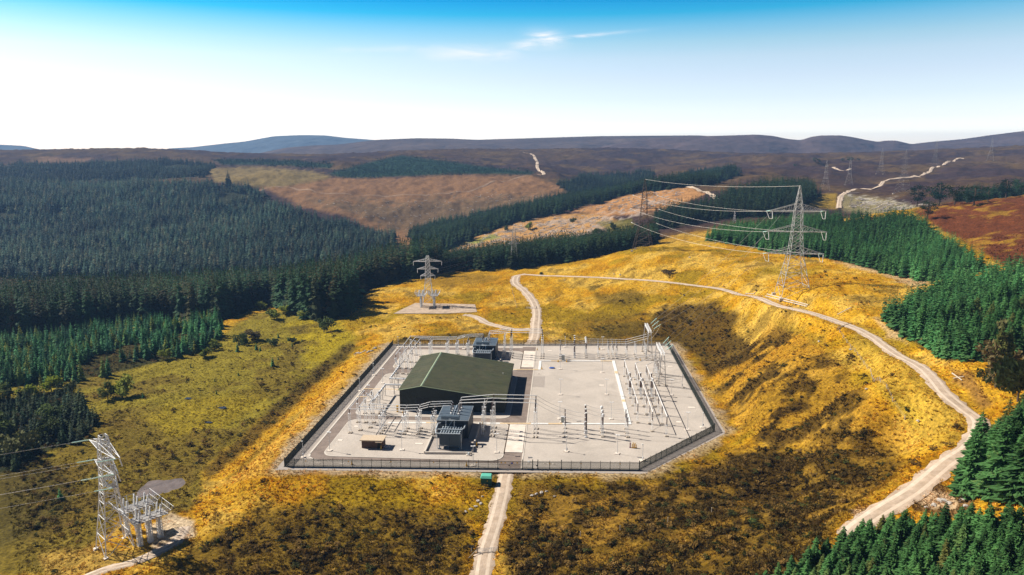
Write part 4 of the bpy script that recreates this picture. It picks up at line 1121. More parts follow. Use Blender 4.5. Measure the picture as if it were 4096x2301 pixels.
b = MB(); ribbed(b, (0, 0, 4.4), 2.6, .28, 10); ct_i = b.mesh('insulator', M['insul_brown'])
b = MB(); b.lathe([(.2, 0), (.50, .2), (.52, .9), (.42, 1.2), (.1, 1.35)], (0, 0, 7.0), 12); ct_h = b.mesh('head', M['galv_bright'])
b = MB(); b.box((0, 0, .1), (1.2, 1.2, .42)); ct_f = b.mesh('footing', M['concrete_dark'])
PROTO['ct'] = [('lattice_support', ct_s), ('insulator', ct_i), ('head', ct_h), ('footing', ct_f)]
NAMES = dict(post='post_insulator', tall='post_insulator', left='post_insulator', disc='disconnector', arr='surge_arrester', warr='surge_arrester', cb='circuit_breaker', ct='current_transformer')
DESC = dict(post='brown post insulator on lattice support', tall='brown post insulator on tall lattice tower', left='brown post insulator on tall white lattice', disc='disconnector pole with white mechanism box',
            arr='white surge arrester on tall lattice', warr='white surge arrester on short lattice', cb='dark brown circuit breaker pole with white caps', ct='current transformer with pale round head')
CATS = dict(post='insulator', tall='insulator', left='insulator', disc='disconnector', arr='arrester', warr='arrester', cb='circuit breaker', ct='current transformer')
def place(kind, u, v, where, rz=0.0):
    z0 = .15 if (-74.7 < u < -17 and 211 < v) else .03
    r = empty(NAMES[kind], yd(u, v, z0), -YAZ + rz, DESC[kind] + ', ' + where, CATS[kind], NAMES[kind].replace('_', ' ') + 's in the yard')
    for n, me in PROTO[kind]: link(n, me, r)
    return r
def tube_thing(name, pts, r, label, cat, group, m='galv_bright', n=8, hang=None, flat_w=False):
    b = MB(); b.path([p for p in pts], r, n)
    o = b.build(name, M[m])
    return tag(o, label, cat, group)
PH = ('front', 'middle', 'rear')

for bay, FV, LV, TV, du in (('front', (231.2, 235.0, 238.8), (230.6, 233.2, 235.8), (233.9, 236.3, 238.5), 0.0), ('rear', (327.1, 330.8, 334.6), (325.6, 328.0, 330.5), (329.9, 332.3, 334.5), .75)):
    RV = (233.6, 236.5, 239.4) if bay == 'front' else (329.6, 332.5, 335.4)
    for i in range(3):
        p = PH[i]
        # left of the transformer
        for u, nm in ((-60.3, 'first'), (-52.2, 'second'), (-47.6, 'third'), (-42.4, 'fourth')):
            place('disc', u, LV[i] + (0.5 if u > -50 else 0), '%s from left, %s row, %s bay' % (nm, p, bay))
        cu = (-71.0, -68.2, -65.4)[i] if bay == 'front' else (-64.8, -67.5, -70.3)[i]
        place('left', cu, LV[i], 'bus corner, %s row, %s bay' % (p, bay))
        zb = 8.82
        tube_thing('busbar', [yd(cu, LV[i], zb), yd(-60.4, LV[i], zb)], .12, 'silver busbar, %s of three at the left end of the %s bay' % (p, bay), 'busbar', 'busbars')
        tube_thing('busbar', [yd(-60.2, LV[i], zb - .1), yd(-52.3, LV[i], zb - .1)], .12, 'silver tubular busbar, %s of three after the first disconnectors, %s bay' % (p, bay), 'busbar', 'busbars')
        tube_thing('busbar', [yd(-52.1, LV[i], zb - .1), yd(-47.8, LV[i] + .4, zb)], .12, 'silver tubular busbar, %s of three after the second disconnectors, %s bay' % (p, bay), 'busbar', 'busbars')
        tube_thing('busbar', [yd(-47.4, LV[i] + .6, zb), yd(-44.0, LV[i] + 1.3, 9.65)], .12, 'silver busbar rising towards the transformer, %s of three in the %s bay' % (p, bay), 'busbar', 'busbars')
        tube_thing('busbar', [yd(-43.7, LV[i] + 1.4, 9.7), yd(-36.7 + du, TV[i], 9.6), yd(-36.35 + du, TV[i], 8.95)], .12, 'silver busbar bending down to the left bushing, %s of three, %s bay' % (p, bay), 'busbar', 'busbars')
        # running back or forward beside the hall
        if bay == 'front':
            vs_ = (240.6, 249.6); ve = 250.2
        else:
            vs_ = (316.5, 307.0, 298.6); ve = 298.2
        side = ('left', 'middle', 'right')[i] if bay == 'front' else ('right', 'middle', 'left')[i]
        for k, v in enumerate(vs_):
            place('left', cu, v, 'post %d, %s bus of the %s left group' % (k + 1, side, bay))
        tube_thing('busbar', [yd(cu, LV[i] , zb), yd(cu, ve, zb)], .13, 'silver busbar running alongside the left road, %s of three in the %s group' % (side, bay), 'busbar', 'busbars')
        # right of the transformer
        place('arr', -25.2, FV[i], '%s of three right of the %s transformer' % (p, bay))
        place('tall', -22.0, FV[i], '%s of three right of the %s transformer' % (p, bay))
        place('tall', -7.3, FV[i], '%s of three right of the %s concrete apron' % (p, bay))
        tube_thing('busbar', [yd(-33.6 + du, RV[i], 10.3), yd(-33.4 + du, RV[i], 10.75), yd(-22.2, FV[i], 12.25)], .13, 'silver busbar rising from the right bushing, %s of three at the %s transformer' % (p, bay), 'busbar', 'busbars')
        tube_thing('busbar', [yd(-21.8, FV[i], 12.25), yd(-7.4, FV[i], 12.25)], .13, 'long silver busbar spanning the concrete apron, %s of three in the %s bay' % (p, bay), 'busbar', 'busbars')
        b = MB(); b.path([yd(-24.6, FV[i], 10.6), yd(-24.3, FV[i], 11.2), yd(-23.8, FV[i], 11.6), yd(-23.9, FV[i], 12.0)], .05, 5); tag(b.build('jumper_wire', M['conductor']), 'thin jumper from arrester up to busbar, %s of three in the %s bay' % (p, bay), 'wire', 'jumpers')
        uA, uC, uT = (2.85, 9.95, 15.6) if bay == 'front' else (1.25, 8.0, 13.4)
        place('post', uA, FV[i] + 1.2 - (1.3 if bay == 'rear' else 0), '%s of three beside the circuit breakers, %s bay' % (p, bay))
        place('cb', uC, FV[i] + (1.0 if bay == 'front' else 2.2), '%s of three in the %s bay' % (p, bay))
        place('ct', uT, FV[i] + (1.8 if bay == 'front' else 2.2), '%s of three in the %s bay' % (p, bay))
        vA = FV[i] + (1.2 if bay == 'front' else -.1); vC = FV[i] + (1.0 if bay == 'front' else 2.2); vT = FV[i] + (1.8 if bay == 'front' else 2.2)
        def sag(a, c, s, n=8):
            A_, C_ = yd(*a), yd(*c); return [A_.lerp(C_, t / n) - Vector((0, 0, s * 4 * (t / n) * (1 - t / n))) for t in range(n + 1)]
        for nm, a, c, s in (('from busbar down to post', (-7.1, FV[i], 12.25), (uA, vA, 7.15), .5), ('from post to circuit breaker', (uA, vA, 7.15), (uC - .2, vC, 5.75), .2), ('from breaker head to current transformer', (uC + .6, vC, 8.75), (uT - .4, vT, 7.3), .25)):
            tube_thing('bay_conductor', sag(a, c, s), .045, 'slack conductor %s, %s phase, %s bay' % (nm, p, bay), 'conductor', 'bay conductors', 'galv', 5)
        if bay == 'front':
            place('post', 24.0, FV[i] + 2.0, '%s of three, right end of front bay' % p)
            tube_thing('bay_conductor', sag((uT + .4, vT, 7.3), (24.0, FV[i] + 2.0, 7.2), .1), .045, 'grey conductor from current transformer to end post, %s phase, front bay' % p, 'conductor', 'bay conductors', 'galv', 5)
        else:
            for k, u in enumerate((19.2, 24.0, 26.0, 27.8, 32.5)):
                place('post', u, vT, 'number %d along the %s line of the rear bay' % (k + 1, p))
            place('warr', 36.8, vT, '%s of three near the far gantry' % p)
            tube_thing('busbar', [yd(uT + .5, vT, 7.25), yd(32.4, vT, 7.25)], .075, 'thin silver busbar, %s of three along the rear bay' % p, 'busbar', 'busbars')
            tube_thing('busbar', [yd(32.6, vT, 7.3), yd(42.3, vT + 1.5, 9.6)], .12, 'silver busbar rising to the far gantry, %s of three' % p, 'busbar', 'busbars')
            place('warr', 41.6, vT + 1.2, '%s of three inside the far gantry' % p, .2)

# three buses running back along the right half
BUS = [(28.8, 247.0, 301.7), (33.0, 239.0, 297.5), (37.3, 234.9, 294.7)]
for i, (u, v0, v1) in enumerate(BUS):
    sd = ('left', 'middle', 'right')[i]
    tube_thing('busbar', [yd(u, v0 - .3, 7.25), yd(u, v1, 7.25)], .12, 'long silver busbar running back towards the near gantry, %s of three' % sd, 'busbar', 'busbars')
    ve = (306.6, 302.6, 298.9)[i]
    tube_thing('busbar', [yd(u, v1, 7.25), yd(43.1, ve, 8.8)], .13, 'silver busbar linking the %s long bus to the near gantry' % sd, 'busbar', 'busbars')
    vv = [v0] + [v for v in (246.4, 255.9, 264.6, 284.4, 291.2) if v > v0 + 4] + [v1 - .3]
    for k, v in enumerate(vv):
        place('post', u, v, 'number %d from front under the %s long bus' % (k + 1, sd))
    place('ct', u, 273.4, 'under the middle of the %s long bus' % sd)
    place('cb', u + .15, 278.6, 'under the %s long bus' % sd)
    fv = (240.8, 237.0, 233.2)[i]
    tube_thing('bay_conductor', [yd(24.1, fv, 7.25), yd(u if i else 28.8, (247.0, 237.2, 233.4)[i], 7.25)], .05, 'grey conductor from the end post to the %s long bus' % sd, 'conductor', 'bay conductors', 'galv', 5)
    place('post', 42.9, ve, '%s of three inside the near gantry' % ('rear', 'middle', 'front')[i])
    place('warr', 41.9, ve - 3.0, '%s of three inside the near gantry' % ('rear', 'middle', 'front')[i])

# gantries
def gantry(u, v0, v1, label):
    r = empty('line_gantry', yd(u, v0, .03), -YAZ, label, 'gantry', 'line gantries')
    L = v1 - v0; H_ = 14.0
    for y in (0, L):
        b = MB()
        for s in (-1, 1):
            for t in (-1, 1):
                b.bar((s * 1.55, y + t * .7, 0), (s * .6, y + t * .5, H_ - .9), .15)
        n = 8
        for k in range(n):
            z0 = (H_ - .9) * k / n; z1 = (H_ - .9) * (k + 1) / n
            w0 = 1.55 - .95 * k / n; w1 = 1.55 - .95 * (k + 1) / n; d0 = .7 - .2 * k / n; d1 = .7 - .2 * (k + 1) / n
            for t in (-1, 1): b.bar((-w0 if k % 2 else w0, y + t * d0, z0), (w1 if k % 2 else -w1, y + t * d1, z1), .08)
            for s in (-1, 1): b.bar((s * w0, y - d0 if k % 2 else y + d0, z0), (s * w1, y + d1 if k % 2 else y - d1, z1), .07)
        b.build('trestle', M['galv_dull'], r)
        for s in (-1, 1): MB().box((s * 1.55, y, .1), (.9, 2.2, .5)).build('footing', M['concrete_dark'], r)
    b = MB()
    for s in (-.6, .6):
        for z in (H_ - .9, H_): b.bar((s, -.8, z), (s, L + .8, z), .14)
    n = 14
    for k in range(n):
        y0 = -.8 + (L + 1.6) * k / n; y1 = -.8 + (L + 1.6) * (k + 1) / n
        for s in (-.6, .6): b.bar((s, y0, H_ - .9 if k % 2 else H_), (s, y1, H_ if k % 2 else H_ - .9), .08)
        for z in (H_ - .9, H_): b.bar((-.6 if k % 2 else .6, y0, z), (.6 if k % 2 else -.6, y1, z), .07)
        b.bar((-.6, y0, H_), (.6, y0, H_), .07)
    b.build('lattice_beam', M['galv_bright'], r)
    return r
gantry(43.4, 290.0, 306.2, 'grey lattice gantry nearer the viewer at the right of yard')
gantry(42.6, 327.5, 342.4, 'grey lattice gantry at the rear right of yard')

# gas-insulated ducts between the bushings and the hall
for nm, v0, v1, vd in (('front', 252.6, 271.6, 1), ('rear', 296.0, 279.0, -1)):
    r = empty('gas_duct', yd(-68.4, v0, .15), -YAZ, 'fat silver gas-insulated duct from the %s bushings into the hall' % nm, 'duct', 'gas-insulated ducts')
    dv = v1 - v0
    MB().path([(0, 0, 4.0), (0, dv, 4.0)], .36, 12).build('duct_pipe', M['galv_bright'], r)
    MB().path([(0, dv - .3 * vd, 4.0), (9.9, dv - .0, 4.0)], .36, 12).build('duct_pipe', M['galv_bright'], r)
    fl = MB()
    for k in range(6): fl.lathe([(.46, 0), (.46, .14)], (0, dv * (.06 + .17 * k), 4.0), 12, 'y')
    for x in (2.2, 5.5, 8.6): fl.lathe([(.46, 0), (.46, .14)], (x, dv, 4.0), 12, 'x')
    fl.build('flange', M['galv'], r)
    for k in range(4):
        y = dv * (.12 + .26 * k)
        b = MB(); b.bar((-.35, y, 0), (-.35, y, 3.7), .16); b.bar((.35, y, 0), (.35, y, 3.7), .16); b.bar((-.5, y, 3.62), (.5, y, 3.62), .16); b.bar((-.35, y, 1.8), (.35, y, 1.8), .1)
        b.build('support_leg', M['galv_dull'], r)
    b = MB(); b.bar((3.4, dv - .35, 0), (3.4, dv - .35, 3.7), .16); b.bar((3.4, dv + .35, 0), (3.4, dv + .35, 3.7), .16); b.bar((3.4, dv - .5, 3.62), (3.4, dv + .5, 3.62), .16); b.build('support_leg', M['galv_dull'], r)
    for k, x in enumerate((-2.5, .25, 3.0)):
        b = MB(); ribbed(b, (x * .18, -.2 * vd, 4.5), 3.4, .22, up=(x * .82, -1.4 * vd, 3.4)); bu = b.build('bushing', M['insul_white'], r)
    MB().lathe([(.3, 0), (.6, .2), (.6, .8), (.3, 1.0)], (0, -.1 * vd, 3.6), 12).build('branch_chamber', M['galv'], r)

# loose items in the yard
for u, v, h_, lb in ((2.2, 245.6, 2.1, 'grey steel cabinet beside the white trough in the front bay'), (2.6, 323.9, 2.6, 'grey steel cabinet beside the white trough in the rear bay')):
    r = empty('control_cabinet', yd(u, v, .03), -YAZ, lb, 'cabinet', 'control cabinets')
    MB().box((0, 0, .12), (1.9, 1.3, .3)).build('plinth', M['concrete'], r)
    bd = MB().boxz(-.7, .7, -.45, .45, .26, h_).build('body', M['grey_box'], r)
    MB().boxz(-.78, .78, -.52, .52, h_ + .005, h_ + .12).build('roof', M['galv'], r)
    for s in (-.36, .36): MB().box((s, -.47, h_ / 2 + .1), (.66, .04, h_ - .5)).build('door', M['grey_box'], r)
cone = MB(); cone.box((0, 0, .05), (.6, .6, .1)); cone.lathe([(.26, .1), (.1, 1.0), (.06, 1.25)], (0, 0, 0), 10)
cone_me = cone.mesh('marker_cone', M['yellow'])
for (u, v), lb in [((-10.0, 341.1), 'at the top right corner of the rear apron'), ((20.5, 343.7), 'by the lamp post near the rear fence'), ((0.3, 321.6), 'left of the rear grey cabinet'), ((4.2, 321.7), 'right of the rear grey cabinet'), ((-6.9, 309.6), 'at the inner corner of the white trough'),
                   ((-26.2, 222.2), 'at the near end of the shadowed bund wall'), ((-26.3, 241.4), 'at the far end of the shadowed bund wall'), ((-57.0, 217.6), 'in front of the brown hut'), ((38.4, 326.2), 'between the two gantries'), ((-63.2, 205.6), 'behind the front fence at left'), ((-27.6, 206.9), 'behind the front fence near the gate'), ((-57.0, 251.0), 'in front of the hall corner')]:
    o = link('marker_cone', cone_me); o.location = yd(u, v, .15 if u < -17 else .04); tag(o, 'yellow marker cone ' + lb, 'cone', 'yellow cones')
for k, (du, dv, h_) in enumerate(((0, 0, 1.4), (.35, .1, 1.9), (.7, -.05, 1.5), (1.0, .15, 1.7), (1.4, 0, 1.2))):
    o = MB().box((0, 0, h_ / 2), (.2, .25, h_)).box((0, 0, .05), (.45, .45, .1)).build('barrier_post', M['yellow']); o.location = yd(24.7 + du, 224.2 + dv, .04)
    tag(o, 'yellow barrier post, %s of the bundle near the front right fence' % ('leftmost', 'second', 'third', 'fourth', 'rightmost')[k], 'post', 'yellow barrier posts')
o = MB().box((0, 0, .85), (.3, .3, 1.7)).box((0, 0, .06), (.5, .5, .12)).build('barrier_post', M['maroon']); o.location = yd(24.1, 224.4, .04); tag(o, 'dark maroon post standing left of the yellow barrier posts', 'post')
b = MB(); b.lathe([(.3, 0), (1.0, .05), (1.05, .25), (.7, .45), (.1, .5)], (0, 0, 0), 14); o = b.build('tarpaulin', M['blue']); o.location = yd(-2.4, 311.3, .04); o.scale = (1.25, .8, 1); tag(o, 'crumpled blue tarpaulin bundle on the gravel', 'tarpaulin')
for k, (u, v) in enumerate(((-58.0, 252.2), (-57.6, 252.6))):
    pass
o = MB().boxz(-.3, .3, -.3, .3, 0, 2.3).boxz(-.36, .36, -.36, .36, 2.3, 2.42).build('bollard', M['yellow']); o.location = yd(-59.3, 252.0, .15); o.rotation_euler.z = -YAZ; tag(o, 'tall yellow corner guard at the front left of the hall', 'bollard')
for k in range(2):
    o = MB().tube((0, 0, 0), (0, 0, 1.1), .16, 8).lathe([(.16, 1.1), (.1, 1.2)], (0, 0, 0), 8).build('bollard', M['yellow']); o.location = yd(-72.9 + .8 * k, 307.9, .15); tag(o, 'yellow bollard on the rear island corner, %s of two' % ('left', 'right')[k], 'bollard', 'island bollards')
r = empty('notice_stand', yd(-8.6, 211.2, .03), -YAZ, 'small white notice board on a post behind the front gate', 'sign')
MB().tube((0, 0, 0), (0, 0, 1.3), .05, 6).box((0, 0, .05), (.9, .9, .14)).build('post', M['galv'], r)
MB().box((.5, 0, 1.45), (1.4, .05, .5)).build('board', M['white_paint'], r)

# green kiosk by the gate track
kz = float(T(*yd(-20.4, 197.0).xy))
r = empty('meter_kiosk', yd(-22.0, 195.9, kz - .1), -YAZ, 'green kiosk with turquoise roof beside the front track', 'kiosk')
MB().boxz(0, 3.1, 0, 2.7, 0, 2.3).build('body', M['kiosk_green'], r)
MB().quadbox([(-.15, -.15, 2.3), (3.25, -.15, 2.3), (3.25, 2.85, 2.3), (-.15, 2.85, 2.3), (.15, .3, 2.85), (2.95, .3, 2.85), (2.95, 2.4, 2.85), (.15, 2.4, 2.85)]).build('roof', M['kiosk_top'], r)
MB().boxz(.9, 2.2, -.04, .01, .1, 2.1).build('door', M['kiosk_green'], r)
b = MB(); b.poly([(1.75, -.06, 1.4), (2.1, -.06, 1.4), (1.93, -.06, 1.72)]); b.build('warning_sign', M['yellow'], r)

# ================================================================== pylons
def tower_body(b, lv, bw):
    """lv: (height, half width) pairs"""
    cor = [(-1, -1), (1, -1), (1, 1), (-1, 1)]
    for (z0, w0), (z1, w1) in zip(lv[:-1], lv[1:]):
        for k in range(4):
            k2 = (k + 1) % 4
            p = lambda w, z, q: (cor[q][0] * w, cor[q][1] * w, z)
            b.bar(p(w0, z0, k), p(w1, z1, k), bw)
            b.bar(p(w0, z0, k), p(w1, z1, k2), bw * .55); b.bar(p(w0, z0, k2), p(w1, z1, k), bw * .55)
            b.bar(p(w1, z1, k), p(w1, z1, k2), bw * .6)
def cross_arm(b, s, z, wb, L, up, bw, wt=.15):
    """one arm along x on side s: lower chords, upper chords, lacing"""
    tip = [(s * L, -wt, z), (s * L, wt, z)]
    lo = [(s * wb, -wb, z), (s * wb, wb, z)]; hi = [(s * wb * .9, -wb * .9, z + up), (s * wb * .9, wb * .9, z + up)]
    for a in (0, 1):
        b.bar(lo[a], tip[a], bw); b.bar(hi[a], tip[a], bw * .9)
    n = 5
    for k in range(1, n):
        t = k / n
        L0 = [Vector(lo[a]).lerp(Vector(tip[a]), t) for a in (0, 1)]; H0 = [Vector(hi[a]).lerp(Vector(tip[a]), t) for a in (0, 1)]
        L1 = [Vector(lo[a]).lerp(Vector(tip[a]), (k - 1) / n) for a in (0, 1)]
        b.bar(L0[0], L0[1], bw * .6); b.bar(L1[0], L0[1], bw * .5)
        for a in (0, 1): b.bar(L0[a], H0[a], bw * .5); b.bar(L1[a], H0[a], bw * .5)
    b.bar(tip[0], tip[1], bw)
def string(b, p, q, r=.16):
    d = Vector(q) - Vector(p); ribbed(b, p, d.length, r, 7, d, max(6, int(d.length / .3)))
def catenary(p, q, s, n=26):
    p, q = Vector(p), Vector(q)
    return [p.lerp(q, t / n) - Vector((0, 0, s * 4 * (t / n) * (1 - t / n))) for t in range(n + 1)]
def loc2w(loc, rz, p):
    return Vector(loc) + Matrix.Rotation(rz, 3, 'Z') @ Vector(p)

def big_pylon(loc, rz, label, m, scale=1.0, bw=.26, parts=True, arms=((19.5, 12.4), (29.5, 13.0), (39.0, 12.0))):
    r = empty('pylon', loc, rz, label, 'pylon', 'tall lattice pylons')
    r.scale = (scale,) * 3
    lv = [(-.6, 6.6), (5, 5.6), (10, 4.65), (14.5, 3.8), (19.5, 2.85), (23, 2.55), (26.3, 2.3), (29.5, 2.05), (32.5, 1.9), (35.7, 1.75), (39.0, 1.6), (42, 1.35)]
    b = MB(); tower_body(b, lv[:5], bw); b.build('leg_section', m, r)
    b = MB(); tower_body(b, lv[4:], bw * .85); b.build('tower_body', m, r)
    b = MB(); tower_body(b, [(42, 1.35), (45, .9), (48, .5), (50.2, .18)], bw * .7); b.build('earth_peak', m, r)
    for z, L in arms:
        w = float(np.interp(z, [a for a, _ in lv], [c for _, c in lv]))
        for s in (-1, 1):
            b = MB(); cross_arm(b, s, z, w, L, 3.0, bw * .62, .9 if parts else .2); b.build('cross_arm', m, r)
    for x in (-6.6, 6.6):
        for y in (-6.6, 6.6): MB().box((x, y, -.5), (1.6, 1.6, 1.0)).build('footing', M['concrete_dark'], r)
    return r
ARMS = ((19.5, 12.4), (29.5, 13.0), (39.0, 12.0))
pb = hit(1993, 744); PBr = R(-6)
pA = big_pylon(pb, PBr, 'tall silver lattice pylon beside the curving road', M['pylon_steel'], 1.0, .22)
pd_ = hit(1617, 628); PDr = R(-20)
pD = big_pylon(pd_, PDr, 'dark brown lattice pylon on the golden hill', M['pylon_brown'], 1.0, .24, arms=((19.5, 9), (29.5, 10), (39.0, 8.5)))
ARMD = ((19.5, 9), (29.5, 10), (39.0, 8.5))
k = 0
for j, ((z, L), (z2, L2)) in enumerate(zip(ARMS, ARMD)):
    for s in (-1, 1):
        sb = MB(); p0 = Vector((s * L, .9, z - .1))
        far = loc2w(pd_, PDr, (s * L2, -.3, z2 - .1)); nearp = loc2w(pb, PBr, p0)
        d = (far - nearp).normalized()
        q = nearp + d * 3.4 - Vector((0, 0, .5))
        inv = Matrix.Rotation(-PBr, 3, 'Z')
        string(sb, p0, inv @ (q - Vector(pb)), .2); sb.build('insulator_string', M['insul_glass'], pA)
        hs = MB(); string(hs, (s * (L - .4), -.9, z - .2), (s * (L - .6), -1.4, z - 3.6), .2); hs.build('insulator_string', M['insul_white'], pA)
        jb = MB(); a_ = inv @ (q - Vector(pb)); jb.path([a_, a_.lerp(Vector((s * (L - .6), -1.4, z - 3.6)), .5) - Vector((0, 0, 1.6)), Vector((s * (L - .6), -1.4, z - 3.6))], .07, 5); jb.build('jumper_loop', M['conductor'], pA)
        fq = far - d * 3.2 - Vector((0, 0, .4))
        fs = MB(); string(fs, inv_d := (Matrix.Rotation(-PDr, 3, 'Z') @ (far - Vector(pd_))), Matrix.Rotation(-PDr, 3, 'Z') @ (fq - Vector(pd_)), .24); fs.build('insulator_string', M['insul_white'], pD)
        b = MB(); b.path(catenary(q, fq, 3.4), .048, 5)
        tag(b.build('overhead_line', M['conductor']), 'pale overhead conductor between the two tall pylons, %s arm, %s side' % (('lowest', 'middle', 'top')[j], 'left' if s < 0 else 'right'), 'cable', 'overhead conductors')
b = MB(); b.path(catenary(loc2w(pb, PBr, (0, 0, 50)), loc2w(pd_, PDr, (0, 0, 50)), 2.2), .05, 5)
tag(b.build('overhead_line', M['conductor']), 'topmost earth wire strung between the two tall pylons', 'cable', 'overhead conductors')
# down-leads to the two gantries
for gi, (gu, vs_, gl) in enumerate(((43.9, (293.0, 298.0, 303.2), 'near'), (43.1, (330.0, 335.0, 340.0), 'far'))):
    for i, v in enumerate(vs_):
        p = yd(gu + .6, v, 13.7); s = -1
        L = ARMS[i][1]; z = ARMS[i][0]
        q = loc2w(pb, PBr, ((-L * .98) if gi else (-L * .55), -.9, z - .2))
        d = (q - p).normalized()
        a_ = p + d * 1.2; c_ = p + d * 5.0
        sb = MB(); string(sb, a_, c_, .22)
        o = sb.build('insulator_string', M['insul_glass']); tag(o, 'pale green insulator string at the %s gantry, %s of three' % (gl, ('front', 'middle', 'rear')[i]), 'insulator', 'gantry insulator strings')
        b = MB(); b.path([p, a_], .04, 4); b.path(catenary(c_, q, 1.6), .035, 4)
        tag(b.build('down_lead', M['galv_dull']), 'thin down-lead from the silver pylon to the %s gantry, %s of three' % (gl, ('front', 'middle', 'rear')[i]), 'cable', 'down-leads')
        b = MB(); b.path(catenary(c_, yd(gu - .2, v + .5, 9.2), 1.2, 10), .04, 4)
        tag(b.build('jumper_wire', M['conductor']), 'curved jumper below the %s gantry string, %s of three' % (gl, ('front', 'middle', 'rear')[i]), 'wire', 'jumpers')

# terminal towers with sealing-end platforms
TARM = ((18.3, 4.6), (22.6, 6.6), (27.4, 9.0))
def terminal_tower(loc, rz, label, platform=True, sc=1.0, m=None, bw=.20):
    m = m or M['galv']
    r = empty('terminal_tower' if platform else 'pylon', loc, rz, label, 'pylon', 'terminal towers' if platform else 'small pylons')
    r.scale = (sc,) * 3
    lv = [(-.5, 3.5), (4.5, 2.95), (9.5, 2.35), (13.5, 1.95), (16, 1.75), (18.3, 1.6), (20.5, 1.5), (22.6, 1.4), (25, 1.3), (27.4, 1.2), (29, 1.05), (31.0, .8)]
    b = MB(); tower_body(b, lv[:3], bw * 1.1); b.build('leg_section', m, r)
    b = MB(); tower_body(b, lv[2:], bw); b.build('tower_body', m, r)
    for z, L in TARM:
        w = float(np.interp(z, [a for a, _ in lv], [c for _, c in lv]))
        for s in (-1, 1):
            b = MB(); cross_arm(b, s, z, w, L, 1.7, bw * .75, .5); b.build('cross_arm', m, r)
            if platform:
                b = MB(); string(b, (s * (L - .1), -.4, z - .2), (s * (L - .2), -.9, z - 2.4), .17); b.build('insulator_string', M['insul_white'], r)
    for x in (-3.5, 3.5):
        for y in (-3.5, 3.5): MB().box((x, y, -.35), (1.0, 1.0, .8)).build('footing', M['concrete'], r)
    if platform:
        for s in (-1, 1):
            x0, x1 = (1.9, 6.3) if s > 0 else (-6.3, -1.9)
            y0, y1, z0 = -11.6, -2.9, 7.2
            pf = MB().boxz(x0, x1, y0, y1, z0, z0 + .16).build('cable_platform', M['galv_dull'], r)
            rl = MB()
            ex = 1.5
            for (xa, ya, xb, yb) in ((x0, y0, x1, y0), (x1, y0, x1, y1), (x1, y1, x0, y1), (x0, y1, x0, y0)):
                n = 5
                for k in range(n + 1):
                    t = k / n; x, y = xa + (xb - xa) * t, ya + (yb - ya) * t
                    ox = ex * (1 if x > (x0 + x1) / 2 else -1) * (1 if abs(x - x0) < .1 or abs(x - x1) < .1 else 0); oy = ex * .6 * (-1 if y < (y0 + y1) / 2 else 1) * (1 if abs(y - y0) < .1 or abs(y - y1) < .1 else 0)
                    rl.bar((x, y, z0), (x + ox, y + oy, z0 + 2.3), .13)
                    if k < n:
                        t2 = (k + 1) / n; x2, y2 = xa + (xb - xa) * t2, ya + (yb - ya) * t2
                        ox2 = ex * (1 if x2 > (x0 + x1) / 2 else -1) * (1 if abs(x2 - x0) < .1 or abs(x2 - x1) < .1 else 0); oy2 = ex * .6 * (-1 if y2 < (y0 + y1) / 2 else 1) * (1 if abs(y2 - y0) < .1 or abs(y2 - y1) < .1 else 0)
                        for f in (.5, 1.0): rl.bar((x + ox * f, y + oy * f, z0 + 2.3 * f), (x2 + ox2 * f, y2 + oy2 * f, z0 + 2.3 * f), .11)
                        rl.bar((x, y, z0), (x2 + ox2, y2 + oy2, z0 + 2.3), .04)
            rl.build('safety_cage', M['galv'], pf)
            for k in range(3):
                y = y0 + (y1 - y0) * (.2 + .3 * k)
                for x in (x0 + 1.1, x1 - 1.1):
                    b = MB(); ribbed(b, (x, y, z0 + .2), 2.7 + .4 * (k % 2), .25, 8, (.08 * (k - 1), -.1, 1)); b.build('sealing_end', M['insul_white'], pf)
            for k in range(3):
                x = (x0 + x1) / 2; y = y0 + (y1 - y0) * (.2 + .3 * k)
                b = MB(); lattice(b, z0, 1.1, 1.0, .12, 9, 0, (x, y)); b.tube((x, y, .2), (x, y, z0 - .1), .3, 8); b.build('platform_column', M['galv'], r)
                MB().box((x, y, .0), (1.2, 1.2, .5)).build('footing', M['concrete'], r)
    return r
tc_ = hit(1078, 766); tc_.z = padz
terminal_tower(tc_, R(3), 'silver terminal tower with two cable platforms on gravel hardstanding')
tl_ = hit(290, 1378); TLr = R(138)
terminal_tower(tl_, TLr, 'bright silver terminal tower with caged cable platforms at lower left', bw=.24)
ts_ = hit(1293, 671); terminal_tower(ts_, R(4), 'small grey lattice pylon against the dark forest', False, .98, M['galv_dull'])
for j, (z, L) in enumerate(TARM):
    for s in (-1, 1):
        p = loc2w(tl_, TLr, (s * L, .4, z)); d = Vector((-.96, -.22, -.10)); q0 = p + d * 1.0; q = p + d * 4.4
        b = MB(); string(b, p, q, .17)
        tag(b.build('insulator_string', M['insul_glass']), 'green glass insulator string on the lower left tower, %s arm, %s side' % (('lowest', 'middle', 'top')[j], 'near' if s < 0 else 'far'), 'insulator', 'left tower strings')
        b = MB(); b.path(catenary(q, q + Vector((-260, -60, -8)), 5.0, 40), .03, 5)
        tag(b.build('overhead_line', M['conductor']), 'pale overhead conductor leaving the lower left tower, %s arm, %s side' % (('lowest', 'middle', 'top')[j], 'near' if s < 0 else 'far'), 'cable', 'overhead conductors')
        b = MB(); b.path(catenary(loc2w(tc_, R(3), (s * L, .4, z)), loc2w(ts_, R(4), (s * L * .95, 0, z * .98)), 2.5), .03, 4)
        tag(b.build('overhead_line', M['galv_dull']), 'thin dark conductor behind the middle terminal tower, %s arm, %s side' % (('lowest', 'middle', 'top')[j], 'left' if s < 0 else 'right'), 'cable', 'overhead conductors')
